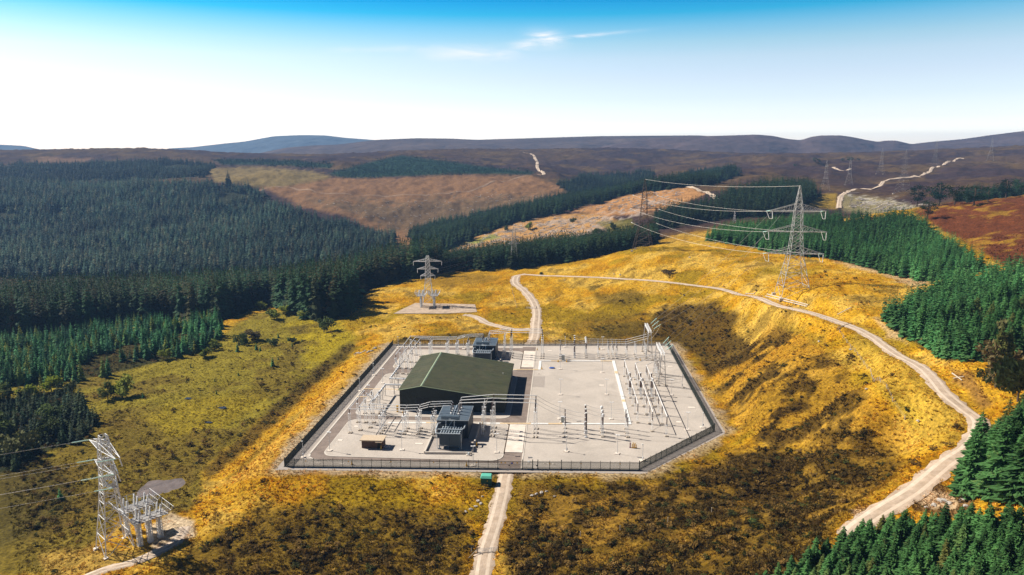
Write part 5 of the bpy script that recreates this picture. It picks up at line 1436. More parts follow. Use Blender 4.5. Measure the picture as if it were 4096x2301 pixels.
# distant pylons on the moor
for k, (x, y, sc, lb) in enumerate([(2270, 487, 1.0, 'grey pylon behind the winding moor track, largest of the distant ones'), (2351, 418, 1.0, 'grey pylon straddling the moor track at upper right'), (2215, 437, .9, 'pale grey pylon left of the moor track bend'), (2491, 403, 1.0, 'faint pylon on the far right moor crest'), (2135, 465, .8, 'faint pylon right of the dark tree clump'), (2075, 478, .8, 'faint pylon beside the dark tree clump'), (1150 + 697, 562, .25, 'small grey pylon among the dark trees left of the big pylon')]):
    p = hit(x, y); d = (p - Vector((0, 0, CAMH))).length
    big_pylon(p, R(20 + 13 * k), lb, M['galv'] if k in (6,) else M['galv_dull'], sc, .10 if k != 6 else .2, False, arms=((19.5, 8), (29.5, 9), (39.0, 7)))

# ================================================================== trees
def conifer_mesh(seed, whorls, per, nk, R0=.22, low=.05, droop=.35, shape=.9, jit=.25, name='crown'):
    rnd = random.Random(seed); b = MB()
    for w in range(whorls):
        t = low + (1 - low) * (w + rnd.random() * .6) / whorls
        if t > .985: t = .985
        rr = R0 * (1 - t) ** shape * (.75 + .35 * rnd.random()) + .012
        if t < .12: rr *= .8 + 1.5 * t
        n = max(3, int(per * (1 - .55 * t)))
        a0 = rnd.random() * 6.28
        for k in range(n):
            a = a0 + 6.283 * k / n + rnd.uniform(-.35, .35)
            L = rr * (1 + rnd.uniform(-jit, jit))
            for q in range(nk):
                aa = a + (0 if nk == 1 else (q - (nk - 1) / 2) * (.42 if nk == 3 else .30)) + rnd.uniform(-.1, .1)
                LL = L * (1 - .22 * abs(q - (nk - 1) / 2))
                ca, sa = math.cos(aa), math.sin(aa)
                z0 = t + rnd.uniform(-.008, .012); dr = droop * LL * rnd.uniform(.6, 1.25)
                wd = LL * ((.30 if nk == 3 else .17) if nk > 1 else .42)
                s0 = LL * (.08 if nk == 1 else .25); mid = LL * .62
                rise = LL * .12 if t > .5 else 0
                tw = rnd.uniform(-.35, .35) * wd
                b.poly([(ca * s0, sa * s0, z0), (ca * mid - sa * wd, sa * mid + ca * wd, z0 - dr * .5 + rise + tw - .02 * LL), (ca * LL, sa * LL, z0 - dr + rise)])
                b.poly([(ca * s0, sa * s0, z0), (ca * LL, sa * LL, z0 - dr + rise), (ca * mid + sa * wd, sa * mid - ca * wd, z0 - dr * .5 + rise - tw - .02 * LL)])
                if nk > 1 and q == nk // 2:
                    b.poly([(ca * s0 * 1.4, sa * s0 * 1.4, z0), (ca * mid, sa * mid, z0 - dr * .5 - LL * .25), (ca * LL * .95, sa * LL * .95, z0 - dr * .9)])
    b.poly([(-.012, 0, .94), (.012, 0, .94), (0, 0, 1.02)]); b.poly([(0, -.012, .94), (0, .012, .94), (0, 0, 1.02)])
    return b
def foliage_mat(name, tint_attr=True, base=(0.03, 0.08, 0.04), hue2=(0.05, 0.07, 0.02), rand=.45, rough=.75, brown=.55):
    m = bpy.data.materials.new(name); m.use_nodes = True
    n, l = m.node_tree.nodes, m.node_tree.links
    b = n['Principled BSDF']; b.inputs['Roughness'].default_value = rough; b.inputs['Specular IOR Level'].default_value = .12
    if tint_attr:
        at = n.new('ShaderNodeAttribute'); at.attribute_type = 'INSTANCER'; at.attribute_name = 'tint'; src = at.outputs['Color']
    else:
        oi = n.new('ShaderNodeObjectInfo'); r = n.new('ShaderNodeValToRGB')
        d = tuple(c * (1 - rand) for c in base); u = tuple(c * (1 + rand) for c in base)
        ramp(r, [(0, d), (.45, base), (.8, u), (1.0, hue2)]); l.new(oi.outputs['Random'], r.inputs[0]); src = r.outputs[0]
    g = n.new('ShaderNodeNewGeometry')
    t = n.new('ShaderNodeTexNoise'); t.inputs['Scale'].default_value = 1.6; t.inputs['Detail'].default_value = 5
    l.new(g.outputs['Position'], t.inputs['Vector'])
    mr = n.new('ShaderNodeMapRange'); mr.inputs['From Min'].default_value = .3; mr.inputs['From Max'].default_value = .7; mr.inputs['To Min'].default_value = .6; mr.inputs['To Max'].default_value = 1.4
    l.new(t.outputs['Fac'], mr.inputs['Value'])
    mx = n.new('ShaderNodeMix'); mx.data_type = 'RGBA'; mx.blend_type = 'MULTIPLY'; mx.inputs['Factor'].default_value = 1
    l.new(src, mx.inputs['A']); l.new(mr.outputs[0], mx.inputs['B'])
    t3 = n.new('ShaderNodeTexNoise'); t3.inputs['Scale'].default_value = .75; t3.inputs['Detail'].default_value = 6; t3.inputs['Roughness'].default_value = .75
    l.new(g.outputs['Position'], t3.inputs['Vector'])
    m3 = n.new('ShaderNodeMapRange'); m3.inputs['From Min'].default_value = .56; m3.inputs['From Max'].default_value = .72; m3.inputs['To Max'].default_value = brown
    l.new(t3.outputs['Fac'], m3.inputs['Value'])
    m4 = n.new('ShaderNodeMix'); m4.data_type = 'RGBA'; l.new(m3.outputs[0], m4.inputs['Factor']); l.new(mx.outputs['Result'], m4.inputs['A']); m4.inputs['B'].default_value = (.20, .13, .055, 1)
    l.new(m4.outputs['Result'], b.inputs['Base Color'])
    tr = n.new('ShaderNodeBsdfTranslucent'); l.new(m4.outputs['Result'], tr.inputs['Color'])
    ms = n.new('ShaderNodeMixShader'); ms.inputs[0].default_value = .32
    l.new(b.outputs[0], ms.inputs[1]); l.new(tr.outputs[0], ms.inputs[2]); l.new(ms.outputs[0], n['Material Output'].inputs['Surface'])
    return m
M['leaf_i'] = foliage_mat('foliage_mass', brown=.25)
M['spruce'] = foliage_mat('spruce_needles', False, (.085, .205, .062), (.18, .18, .05))
M['spruce_old'] = foliage_mat('old_spruce_needles', False, (.036, .090, .038), (.11, .075, .028))
M['young'] = foliage_mat('young_spruce_needles', False, (.06, .20, .075), (.26, .26, .03))
M['birch'] = foliage_mat('birch_leaves', False, (.20, .24, .03), (.24, .17, .06))
M['pine'] = foliage_mat('pine_needles', False, (.014, .050, .022), (.02, .055, .02))
M['broad'] = foliage_mat('bush_leaves', False, (.075, .105, .03), (.16, .115, .05))
M['gorse'] = mat('gorse_flowers', (.62, .38, .01), .8, c2=(.70, .48, .02), scale=3)

def blob_crown(seed, n, rx, rz, leaf, z0=0.0, hollow=.35, lumps=5):
    """loose crown of many leaf-sized faces gathered in clumps"""
    rnd = random.Random(seed); b = MB()
    cs = [(rnd.gauss(0, .45) * rx, rnd.gauss(0, .45) * rx, z0 + rz * (.25 + .75 * rnd.random()) * 1.0, rnd.uniform(.35, .65)) for _ in range(lumps)]
    for k in range(n):
        cx, cy, cz, cr = cs[k % lumps]
        while True:
            v = Vector((rnd.uniform(-1, 1), rnd.uniform(-1, 1), rnd.uniform(-1, 1)))
            if hollow < v.length < 1: break
        p = Vector((cx, cy, cz)) + Vector((v.x * cr * rx, v.y * cr * rx, v.z * cr * rz * .6))
        a = Vector((rnd.gauss(0, 1), rnd.gauss(0, 1), rnd.gauss(0, .7))).normalized(); c = a.orthogonal().normalized()
        s = leaf * rnd.uniform(.6, 1.3)
        b.poly([p - a * s, p + c * s * .7, p + a * s, p - c * s * .7])
    return b
trunk_me = MB().tube((0, 0, -.03), (0, 0, .97), .014, 7, .002).mesh('trunk', M['trunk'])
def crown_variants(prefix, m, cfgs):
    out = []
    for c in cfgs:
        out.append(conifer_mesh(*c[0], **c[1]).mesh('crown', m))
    return out
near_cfg = [((s, 42, 15, 5), dict(R0=.225 + .03 * (s % 3), low=.02, droop=.22, shape=.80, jit=.45)) for s in range(1, 6)]
mid_cfg = [((s + 20, 22, 10, 3), dict(R0=.17 + .02 * (s % 3), low=.10, droop=.45, jit=.4)) for s in range(1, 6)]
CR = {'spruce': crown_variants('a', M['spruce'], near_cfg), 'spruce_old': crown_variants('b', M['spruce_old'], mid_cfg), 'young': crown_variants('c', M['young'], [((s + 40, 20, 10, 3), dict(R0=.22, low=.03, droop=.3, jit=.4)) for s in range(1, 5)])}
KEEP = bpy.data.collections.new('tree_kinds')
def keep(b, m, nm):
    me = b.mesh(nm, m); o = bpy.data.objects.new(nm, me); KEEPX.objects.link(o); return o
STUFFC = {}
def stuff_collection(key, builders, m):
    global KEEPX
    c = bpy.data.collections.new('kinds_' + key); KEEPX = c
    for i, b in enumerate(builders): keep(b, m, '%s_%02d' % (key, i))
    STUFFC[key] = c
    return c
stuff_collection('conifer', [conifer_mesh(60 + s, 15, 8, 1, R0=.19 + .025 * (s % 3), low=.08, droop=.5, jit=.4) for s in range(6)], M['leaf_i'])
stuff_collection('conifer_near', [conifer_mesh(80 + s, 34, 13, 5, R0=.25, low=.04, droop=.25, shape=.8, jit=.45) for s in range(4)], M['leaf_i'])
tuft = []
for s in range(6):
    rnd = random.Random(s); b = MB()
    for k in range(11):
        a = rnd.random() * 6.28; r0 = rnd.random() * .35; r1 = r0 + rnd.uniform(.25, .6); h = rnd.uniform(.35, 1.0); w = rnd.uniform(.12, .25)
        x, y = math.cos(a), math.sin(a)
        b.poly([(x * r0 - y * w, y * r0 + x * w, -.1), (x * r0 + y * w, y * r0 - x * w, -.1), (x * r1, y * r1, h * .8)])
    b.poly([(-.3, -.3, .05), (.3, -.25, .1), (.05, .1, .55)]); b.poly([(.3, .3, .05), (-.3, .25, .1), (.0, -.1, .5)])
    tuft.append(b)
stuff_collection('tuft', tuft, M['leaf_i'])
stuff_collection('bush', [blob_crown(s, 110, .5, .7, .11, .1) for s in range(5)], M['leaf_i'])

def gn_scatter(name, pts, sc, rot, tint, vi, key, label, cat, wfac=None):
    me = bpy.data.meshes.new(name)
    me.vertices.add(len(pts)); me.vertices.foreach_set('co', np.asarray(pts, np.float32).ravel())
    for nm, ty, arr, fld in (('sc', 'FLOAT_VECTOR', np.asarray(sc, np.float32), 'vector'), ('rot', 'FLOAT_VECTOR', np.stack([rng.normal(0, .035, len(pts)), rng.normal(0, .035, len(pts)), np.asarray(rot)], 1).astype(np.float32), 'vector'), ('tint', 'FLOAT_COLOR', np.concatenate([tint, np.ones((len(tint), 1))], 1).astype(np.float32), 'color'), ('vi', 'INT', np.asarray(vi, np.int32), 'value')):
        at = me.attributes.new(nm, ty, 'POINT'); at.data.foreach_set(fld, arr.ravel())
    o = link(name, me); tag(o, label, cat, kind='stuff')
    ng = bpy.data.node_groups.new('scatter_' + name, 'GeometryNodeTree')
    ng.interface.new_socket('Geometry', in_out='INPUT', socket_type='NodeSocketGeometry'); ng.interface.new_socket('Geometry', in_out='OUTPUT', socket_type='NodeSocketGeometry')
    n, l = ng.nodes, ng.links
    gi, go = n.new('NodeGroupInput'), n.new('NodeGroupOutput')
    ci = n.new('GeometryNodeCollectionInfo'); ci.inputs['Collection'].default_value = STUFFC[key]; ci.inputs['Separate Children'].default_value = True; ci.inputs['Reset Children'].default_value = True
    ip = n.new('GeometryNodeInstanceOnPoints'); ip.inputs['Pick Instance'].default_value = True
    def na(nm, ty):
        a = n.new('GeometryNodeInputNamedAttribute'); a.data_type = ty; a.inputs['Name'].default_value = nm; return a.outputs['Attribute']
    l.new(gi.outputs[0], ip.inputs['Points']); l.new(ci.outputs[0], ip.inputs['Instance']); l.new(na('vi', 'INT'), ip.inputs['Instance Index'])
    l.new(na('rot', 'FLOAT_VECTOR'), ip.inputs['Rotation'])
    l.new(na('sc', 'FLOAT_VECTOR'), ip.inputs['Scale']); l.new(ip.outputs[0], go.inputs[0])
    md = o.modifiers.new('scatter', 'NODES'); md.node_group = ng
    return o

def in_poly(px, py, poly):
    return poly_sd(px, py, poly) > 0
track_all = [(xy, wd) for _, xy, _, wd in TRACKS]
def clear_of_tracks(x, y, extra=1.0, first=10):
    ok = np.ones(x.shape, bool)
    for xy, wd in track_all[:first]:
        x0 = min(p[0] for p in xy) - 15; x1 = max(p[0] for p in xy) + 15; y0 = min(p[1] for p in xy) - 15; y1 = max(p[1] for p in xy) + 15
        i = np.where((x > x0) & (x < x1) & (y > y0) & (y < y1))[0]
        if len(i):
            d, _ = seg_dist(x[i], y[i], xy[::2] + [xy[-1]]); ok[i] &= d > wd / 2 + extra
    return ok
def jitter_grid(r0, r1, a0, a1, sp):
    """even but irregular planting positions"""
    x0 = (r1 if a0 < 0 else r0 * .6) * math.sin(a0); x1 = (r1 if a1 > 0 else r0 * .6) * math.sin(a1)
    xs = np.arange(x0, x1, sp); ys = np.arange(r0 * .6, r1, sp)
    X, Y = np.meshgrid(xs, ys); X = X.ravel() + rng.uniform(-.42, .42, X.size) * sp; Y = Y.ravel() + rng.uniform(-.42, .42, Y.size) * sp
    rr = np.hypot(X, Y); aa = np.arctan2(X, Y)
    k = (rr > r0) & (rr < r1) & (aa > a0) & (aa < a1) & (aa > AZ0) & (aa < AZ1)
    return X[k], Y[k]

WOODS = [
 # name, polygon of tree feet in the picture, distance range, spacing, height range, kind, tint list
 ('tall_left', [(-400,850),(0,850),(150,845),(300,815),(450,812),(560,806),(640,768),(700,772),(790,802),(868,798),(897,748),(1000,700),(1080,688),(1110,684),(1110,560),(-400,560)], 380, 660, 4.6, (22, 33), 'spruce_old', [(.028,.062,.026),(.036,.058,.020),(.05,.05,.02),(.020,.060,.030)]),
 ('belt_mid', [(1100,686),(1180,678),(1330,676),(1400,664),(1460,655),(1560,640),(1640,615),(1640,560),(1100,560)], 545, 735, 4.2, (14, 21), 'spruce_old', [(.022,.055,.026),(.030,.052,.018)]),
 ('young_left', [(-50,985),(0,972),(90,968),(160,965),(240,948),(330,930),(420,905),(500,882),(548,862),(560,838),(540,806),(450,815),(300,822),(150,848),(-50,860)], 260, 480, 3.4, (5, 13), 'young', [(.055,.18,.07),(.06,.16,.05),(.035,.13,.07)]),
 ('left_clump', [(-60,1010),(40,1000),(150,985),(200,1000),(245,1060),(215,1110),(170,1120),(110,1140),(60,1180),(-60,1200)], 200, 400, 4.0, (5, 10), 'spruce_old', [(.020,.050,.022),(.035,.06,.02)]),
 ('far_left', [(-200,462),(100,462),(300,462),(520,464),(640,474),(680,505),(770,545),(870,566),(990,604),(1000,650),(900,668),(700,700),(-200,760)], 860, 1800, 7.2, (9, 21), 'far', [(.060,.115,.075),(.095,.140,.085),(.040,.090,.068),(.13,.135,.08),(.065,.12,.095)]),  # tints lightened and blued, painting distance haze into the trees
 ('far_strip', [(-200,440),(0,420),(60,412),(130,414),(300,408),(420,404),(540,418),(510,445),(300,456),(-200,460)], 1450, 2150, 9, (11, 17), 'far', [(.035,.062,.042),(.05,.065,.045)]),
 ('far_plantation', [(828,436),(930,408),(1010,391),(1060,398),(1140,408),(1250,424),(1345,433),(1335,439),(1240,438),(1150,438),(1000,444),(900,448),(850,446)], 1350, 2300, 6.5, (4, 6), 'far', [(.018,.070,.036),(.022,.075,.032)]),
 ('far_plantation', [(540,403),(700,404),(840,412),(830,424),(700,415),(560,414)], 1500, 2300, 8, (6, 9), 'far', [(.02,.050,.03)]),
 ('belt_far', [(1030,612),(1040,580),(1120,560),(1200,545),(1300,520),(1420,500),(1480,485),(1560,474),(1640,462),(1700,455),(1800,442),(1850,434),(1862,442),(1800,462),(1720,472),(1640,480),(1560,494),(1440,526),(1330,550),(1200,594),(1130,628),(1040,632)], 860, 1450, 5.6, (13, 19), 'far', [(.022,.052,.024),(.030,.055,.02)]),
 ('gorge', [(1400,462),(1460,448),(1560,440),(1640,436),(1640,452),(1560,466),(1480,485),(1430,488)], 1150, 1800, 8, (11, 16), 'far', [(.03,.055,.03),(.04,.06,.03)]),
 ('clump_right', [(1828,492),(1900,480),(2030,474),(2055,500),(2010,528),(1960,542),(1850,548),(1760,562),(1640,580),(1645,545),(1720,530),(1800,512)], 640, 1050, 5.2, (14, 20), 'spruce_old', [(.020,.046,.022),(.028,.044,.018)]),
 ('plantation_right', [(1772,606),(1844,616),(1930,632),(2000,638),(2060,648),(2105,656),(2202,681),(2268,694),(2331,710),(2420,716),(2480,705),(2470,676),(2428,655),(2386,622),(2330,580),(2289,560),(2200,553),(2100,560),(1990,566),(1900,575),(1800,585)], 330, 640, 3.0, (9, 12), 'spruce', [(.04,.135,.042),(.06,.135,.034),(.034,.12,.05)]),
 ('plantation_right', [(2226,802),(2240,822),(2261,838),(2321,876),(2386,910),(2440,905),(2500,900),(2620,898),(2950,870),(2950,700),(2620,690),(2480,705),(2420,718),(2340,740),(2290,770)], 170, 400, 2.9, (8.5, 12), 'spruce', [(.05,.15,.048),(.06,.145,.045)]),
 ('near_right', [(2402,1246),(2450,1254),(2600,1258),(2950,1260),(2950,1040),(2600,1085),(2540,1135),(2480,1180),(2425,1215)], 90, 200, 2.8, (11.5, 16), 'spruce', [(.06,.165,.052)]),
 ('corner_right', [(1800,1600),(1900,1527),(1990,1470),(2086,1412),(2141,1380),(2200,1362),(2250,1348),(2320,1344),(2450,1352),(2620,1356),(2950,1356),(2950,2400),(1850,2400)], 45, 150, 2.1, (5.6, 9), 'spruce', [(.07,.175,.055)]),
 ('moor_strip', [(1700,436),(1800,424),(1850,426),(1840,436),(1720,446)], 1200, 2000, 9, (8, 12), 'far', [(.02,.042,.024)]),
 ('back_right', [(2400,508),(2440,490),(2530,486),(2640,484),(2640,500),(2500,512)], 640, 1000, 6, (9, 14), 'far', [(.03,.055,.032),(.022,.05,.03)]),
 ('scatter', [(600,560),(700,520),(800,560),(900,590),(1100,600),(1250,540),(1380,500),(1430,480),(1440,500),(1300,560),(1100,620)], 950, 1450, 26, (7, 12), 'far', [(.03,.05,.024)]),
]
TREES = []
fold = {}
for nm, poly, d0, d1, sp, hr, kind, tints in WOODS:
    xs = [p[0] for p in poly]
    a0 = math.atan((max(min(xs), -420) * DSC - CX) / FPX) - .02; a1 = math.atan((min(max(xs), 2960) * DSC - CX) / FPX) + .02
    x, y = jitter_grid(d0 * .85, d1 * 1.35, a0, a1, sp)
    z = T(x, y); px, py, dd = project(x, y, z)
    dens = fbm(x, y, 30, 3, 77)
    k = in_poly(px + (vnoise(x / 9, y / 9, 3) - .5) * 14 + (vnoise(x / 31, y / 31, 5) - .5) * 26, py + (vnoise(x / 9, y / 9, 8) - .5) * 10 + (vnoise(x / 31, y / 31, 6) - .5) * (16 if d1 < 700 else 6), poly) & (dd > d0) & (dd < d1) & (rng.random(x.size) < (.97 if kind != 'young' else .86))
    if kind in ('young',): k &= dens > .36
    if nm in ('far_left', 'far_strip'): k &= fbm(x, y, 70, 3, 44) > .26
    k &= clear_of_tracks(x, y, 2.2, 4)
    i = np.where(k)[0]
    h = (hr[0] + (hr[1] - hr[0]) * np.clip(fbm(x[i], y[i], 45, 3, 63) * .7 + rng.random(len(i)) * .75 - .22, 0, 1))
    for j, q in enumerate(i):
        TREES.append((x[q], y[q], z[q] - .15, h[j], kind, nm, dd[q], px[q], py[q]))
# the largest in view stand as trees of their own
def show(t):
    px, py = t[7], t[8]; hp = t[3] * FPX / t[6] / DSC
    if px < -20 or px > 2596 or py - hp > 1440 or py < 0: return 0
    return hp
IND = {'spruce': 205, 'spruce_old': 95, 'young': 170}
order = {k: sorted([i for i, t in enumerate(TREES) if t[4] == k and show(TREES[i]) > 0], key=lambda i: -show(TREES[i]))[:n] for k, n in IND.items()}
chosen = set(i for v in order.values() for i in v)
WLAB = dict(tall_left='tall dark spruce in the forest edge left of the compound', belt_mid='dark spruce in the belt behind the rear track', young_left='young green conifer in the thicket left of the compound', left_clump='dark spruce in the shaded clump at the left edge',
            clump_right='dark spruce in the clump behind the silver pylon', plantation_right='dense green spruce in the plantation right of the road', near_right='full green spruce standing beside the road bend at right', corner_right='bushy green spruce in the lower right corner')
WX = {w[0]: np.percentile([t[7] for i, t in enumerate(TREES) if t[5] == w[0] and i in chosen] or [0], (25, 50, 75)) for w in WOODS}
WD = {w[0]: np.median([t[6] for i, t in enumerate(TREES) if t[5] == w[0] and i in chosen] or [0]) for w in WOODS}
for kind, ids in order.items():
    for i in ids:
        x, y, z, h, _, nm, dd, px, py = TREES[i]
        lab = WLAB[nm] + (', front rows, ' if dd < WD[nm] else ', rear rows, ') + ('left end', 'left of middle', 'right of middle', 'right end')[int(np.searchsorted(WX[nm], px))]
        r = empty('young_conifer' if kind == 'young' else 'spruce_tree', (x, y, z), random.uniform(0, 6.28), lab, 'tree', lab)
        wf = random.uniform(.88, 1.15)
        r.scale = (h * wf, h * wf, h)
        r.rotation_euler.x = random.gauss(0, .035); r.rotation_euler.y = random.gauss(0, .035)
        link('trunk', trunk_me, r)
        link('crown', random.choice(CR[kind]), r)
rest = [t for i, t in enumerate(TREES) if i not in chosen]
tint_of = {w[0]: w[7] for w in WOODS}
SLAB = dict(tall_left=('forest', 'tall dark conifer forest on the slope left of the compound'), belt_mid=('forest', 'dark conifer belt behind the golden ridge'), young_left=('forest', 'thicket of young conifers at left'), left_clump=('forest', 'shaded conifers at the left edge'),
            far_left=('forest', 'conifer forest covering the far left hillside, haze blue painted in'), far_strip=('forest', 'hazy upper forest strip below the left moor'), far_plantation=('forest', 'smooth dark green young plantation on the far slope'), belt_far=('forest', 'long dark conifer belt along the valley beyond the felled ground'), gorge=('forest', 'hazy trees in the far gorge'),
            clump_right=('forest', 'dark conifer clump behind the silver pylon'), plantation_right=('forest', 'dense green conifer plantation right of the road'), near_right=('forest', 'green conifers beside the road bend'), corner_right=('forest', 'green conifers filling the lower right corner'), moor_strip=('forest', 'thin dark tree strip on the moor'), back_right=('forest', 'hazy trees behind the scots pines'), scatter=('forest', 'scattered small trees on the felled slope'))
for nm in dict.fromkeys(t[5] for t in rest):
    L = [t for t in rest if t[5] == nm]
    P = np.array([t[:3] for t in L]); H_ = np.array([t[3] for t in L])
    key = 'conifer_near' if nm in ('corner_right', 'near_right') else 'conifer'
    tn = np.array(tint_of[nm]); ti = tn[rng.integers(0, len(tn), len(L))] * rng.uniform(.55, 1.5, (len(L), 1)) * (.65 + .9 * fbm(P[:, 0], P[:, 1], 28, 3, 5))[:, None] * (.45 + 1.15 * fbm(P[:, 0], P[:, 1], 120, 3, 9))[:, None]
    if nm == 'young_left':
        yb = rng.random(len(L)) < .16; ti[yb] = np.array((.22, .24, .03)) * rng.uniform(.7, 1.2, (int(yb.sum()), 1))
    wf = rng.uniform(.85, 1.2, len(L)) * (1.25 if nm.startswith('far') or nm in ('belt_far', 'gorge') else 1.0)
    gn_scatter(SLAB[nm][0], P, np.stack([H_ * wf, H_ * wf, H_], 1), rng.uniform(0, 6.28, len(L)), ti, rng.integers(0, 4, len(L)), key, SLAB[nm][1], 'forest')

for nm, poly, d0, d1, *_r in WOODS:
    if nm in ('scatter',): continue
    i = np.where((PD > d0) & (PD < d1) & (PX > -450) & (PX < 3000))[0]
    w = sstep(-3, 4, poly_sd(PX[i], PY[i], poly))
    fl_c = np.array((.016, .05, .028)) if nm == 'far_plantation' else np.array((.022, .030, .012))
    COLR[i] += (fl_c[None] - COLR[i]) * (w * .92)[:, None]
ca.data.foreach_set('color', np.concatenate([COLR, np.ones((len(COLR), 1))], 1).astype(np.float32).ravel())
print('WOODCOUNT', {w[0]: sum(1 for t in TREES if t[5] == w[0]) for w in WOODS})
# ------------------------------------------------------------------ single trees and bushes
def pine(seed):
    rnd = random.Random(seed); root = []
    t = MB(); t.path([(0, 0, -.02), (.01, .005, .35), (-.01, .01, .62), (.01, 0, .85)], .022, 7)
    for k in range(6):
        a = rnd.random() * 6.28; z = rnd.uniform(.35, .75); t.tube((0, 0, z), (math.cos(a) * .2, math.sin(a) * .2, z + .1), .012, 5, .004)
    b = MB()
    for k in range(11):
        a = rnd.random() * 6.28; z = rnd.uniform(.32, .95); r0 = (.30 * math.sin(math.pi * min(1, (1.12 - z) / .8)) + .05) * rnd.uniform(.5, 1)
        cx, cy = math.cos(a) * r0, math.sin(a) * r0; cr = rnd.uniform(.10, .16)
        for q in range(70):
            v = Vector((rnd.gauss(0, .5), rnd.gauss(0, .5), rnd.gauss(0, .3))); p = Vector((cx, cy, z)) + v * cr * 1.3
            d = Vector((rnd.gauss(0, 1), rnd.gauss(0, 1), rnd.gauss(0, .6))).normalized(); c = d.orthogonal().normalized(); s = .032
            b.poly([p - d * s, p + c * s * .6, p + d * s, p - c * s * .6])
    return t.mesh('trunk', M['trunk']), b.mesh('crown', M['pine'])
PN = [pine(s) for s in range(4)]
PINES = [((2307, 520), 45, 1.15, 'leftmost on the heather crest'), ((2362, 518), 55, 1.15, 'tallest on the heather crest'), ((2401, 516), 40, 1.1, 'third from left on the heather crest'), ((2450, 516), 42, 1.7, 'broad one on the heather crest'), ((2333, 551), 40, 1.35, 'standing alone on the red heather slope'), ((2530, 500), 44, 1.3, 'leaning at the right end of the crest'), ((2568, 492), 34, 1.4, 'at the right edge of the picture'), ((2485, 508), 30, 1.3, 'low one between broad and leaning pines')]
for k, (p, hp, wf, lb) in enumerate(PINES):
    q = hit(*p); d = (q - Vector((0, 0, CAMH))).length; h = hp * DSC * d / FPX
    r = empty('scots_pine', (q.x, q.y, q.z - .1), random.uniform(0, 6.28), 'dark scots pine, ' + lb, 'tree', 'scots pines on the heather'); r.scale = (h * wf, h * wf, h)
    link('trunk', PN[k % 4][0], r); link('crown', PN[k % 4][1], r)
for k, (p, hp, lb) in enumerate([((575, 468), 36, 'lone dark spire conifer above the far forest'), ((1872, 553 - 20), 0, '')]):
    if not hp: continue
    q = hit(*p); d = (q - Vector((0, 0, CAMH))).length; h = hp * DSC * d / FPX
    r = empty('spruce_tree', (q.x, q.y, q.z - .1), 0, lb, 'tree'); r.scale = (h * 1.5, h * 1.5, h); link('trunk', trunk_me, r); link('crown', CR['spruce_old'][0], r)
BUSH = {k: [blob_crown(200 + 10 * j + s, 620, .5, .75, .075, .12, .2, 9).mesh('crown', M[k]) for s in range(3)] for j, k in enumerate(('birch', 'broad'))}
stem_me = MB().tube((0, 0, -.03), (.02, 0, .6), .03, 6, .015).tube((0, 0, .25), (.2, .1, .7), .016, 5, .006).tube((0, 0, .3), (-.18, .12, .72), .016, 5, .006).mesh('trunk', M['trunk'])
SHR = [(308, 1000, 50, 'birch', 1.0, 'yellow-green birch in front of the thicket'), (272, 1008, 40, 'broad', .9, 'bare-looking brown tree left of the yellow birch'), (420, 905, 26, 'birch', 1.1, ''), (540, 880, 26, 'birch', 1.1, ''), (600, 868, 26, 'broad', 1.3, 'brown bush at the end of the left thicket'), (640, 855, 26, 'broad', 1.3, ''), (515, 898, 22, 'birch', 1.2, ''), (130, 985, 36, 'birch', 1.0, ''), (180, 990, 30, 'broad', 1.1, ''), (75, 1000, 32, 'birch', 1.2, ''), (20, 1010, 36, 'broad', 1.1, ''), (690, 870, 20, 'broad', 1.2, ''), (735, 865, 16, 'broad', 1.2, ''),
       (690, 802, 24, 'birch', 1.3, ''), (720, 790, 22, 'birch', 1.3, ''), (745, 785, 24, 'birch', 1.4, ''), (660, 780, 22, 'birch', 1.2, ''), (775, 800, 24, 'birch', 1.2, ''), (815, 835, 40, 'broad', .9, 'dark bushy tree below the tall forest edge'), (2510, 885, 70, 'broad', .75, 'brown leafy tree right of the road by the plantation'), (2505, 975, 90, 'broad', .8, 'tall dark bush between plantation and road'), (2560, 1010, 110, 'broad', .7, 'grey-green tree at the right edge above the road'), (2470, 960, 30, 'broad', 1.0, ''),
       (60, 1150, 60, 'broad', 1.1, ''), (120, 1100, 44, 'broad', 1.2, ''), (20, 1100, 50, 'broad', 1.2, ''), (140, 1060, 40, 'broad', 1.1, ''), (1685, 690, 14, 'broad', 2.4, 'dark bush on the golden hillside behind the road'), (1360, 690, 6, 'broad', 2, ''), (1220, 586, 16, 'birch', 1.3, ''), (1330, 578, 20, 'birch', 1.0, ''), (1275, 582, 14, 'broad', 1.0, ''), (1440, 560, 12, 'broad', 1.3, ''), (1500, 590, 18, 'broad', 1.2, ''), (1545, 575, 14, 'broad', 1.3, '')]
for k, (x, y, hp, kd, wf, lb) in enumerate(SHR):
    q = hit(x, y); d = (q - Vector((0, 0, CAMH))).length; h = hp * DSC * d / FPX
    if not lb:
        near_ = ('at the far left edge' if x < 60 else 'left of the yellow birch' if x < 250 else 'along the thicket front' if x < 560 else 'in the clearing below the tall forest' if x < 1000 else 'on the felled ground' if y < 600 else 'on open ground')
        lb = ('pale yellow-green birch ' if kd == 'birch' else 'dark leafy bush ') + near_ + ', %s' % ('tallest' if hp > 39 else 'tall' if hp > 30 else 'mid-sized' if hp > 21 else 'low' if hp > 15 else 'small')
    r = empty('birch_tree' if kd == 'birch' else 'bush', (q.x, q.y, q.z - .1), random.uniform(0, 6.28), lb, 'tree' if kd == 'birch' else 'bush', 'birch scrub' if kd == 'birch' else 'dark scrub'); r.scale = (h * wf, h * wf, h)
    link('trunk', stem_me, r); link('crown', BUSH[kd][k % 3], r)
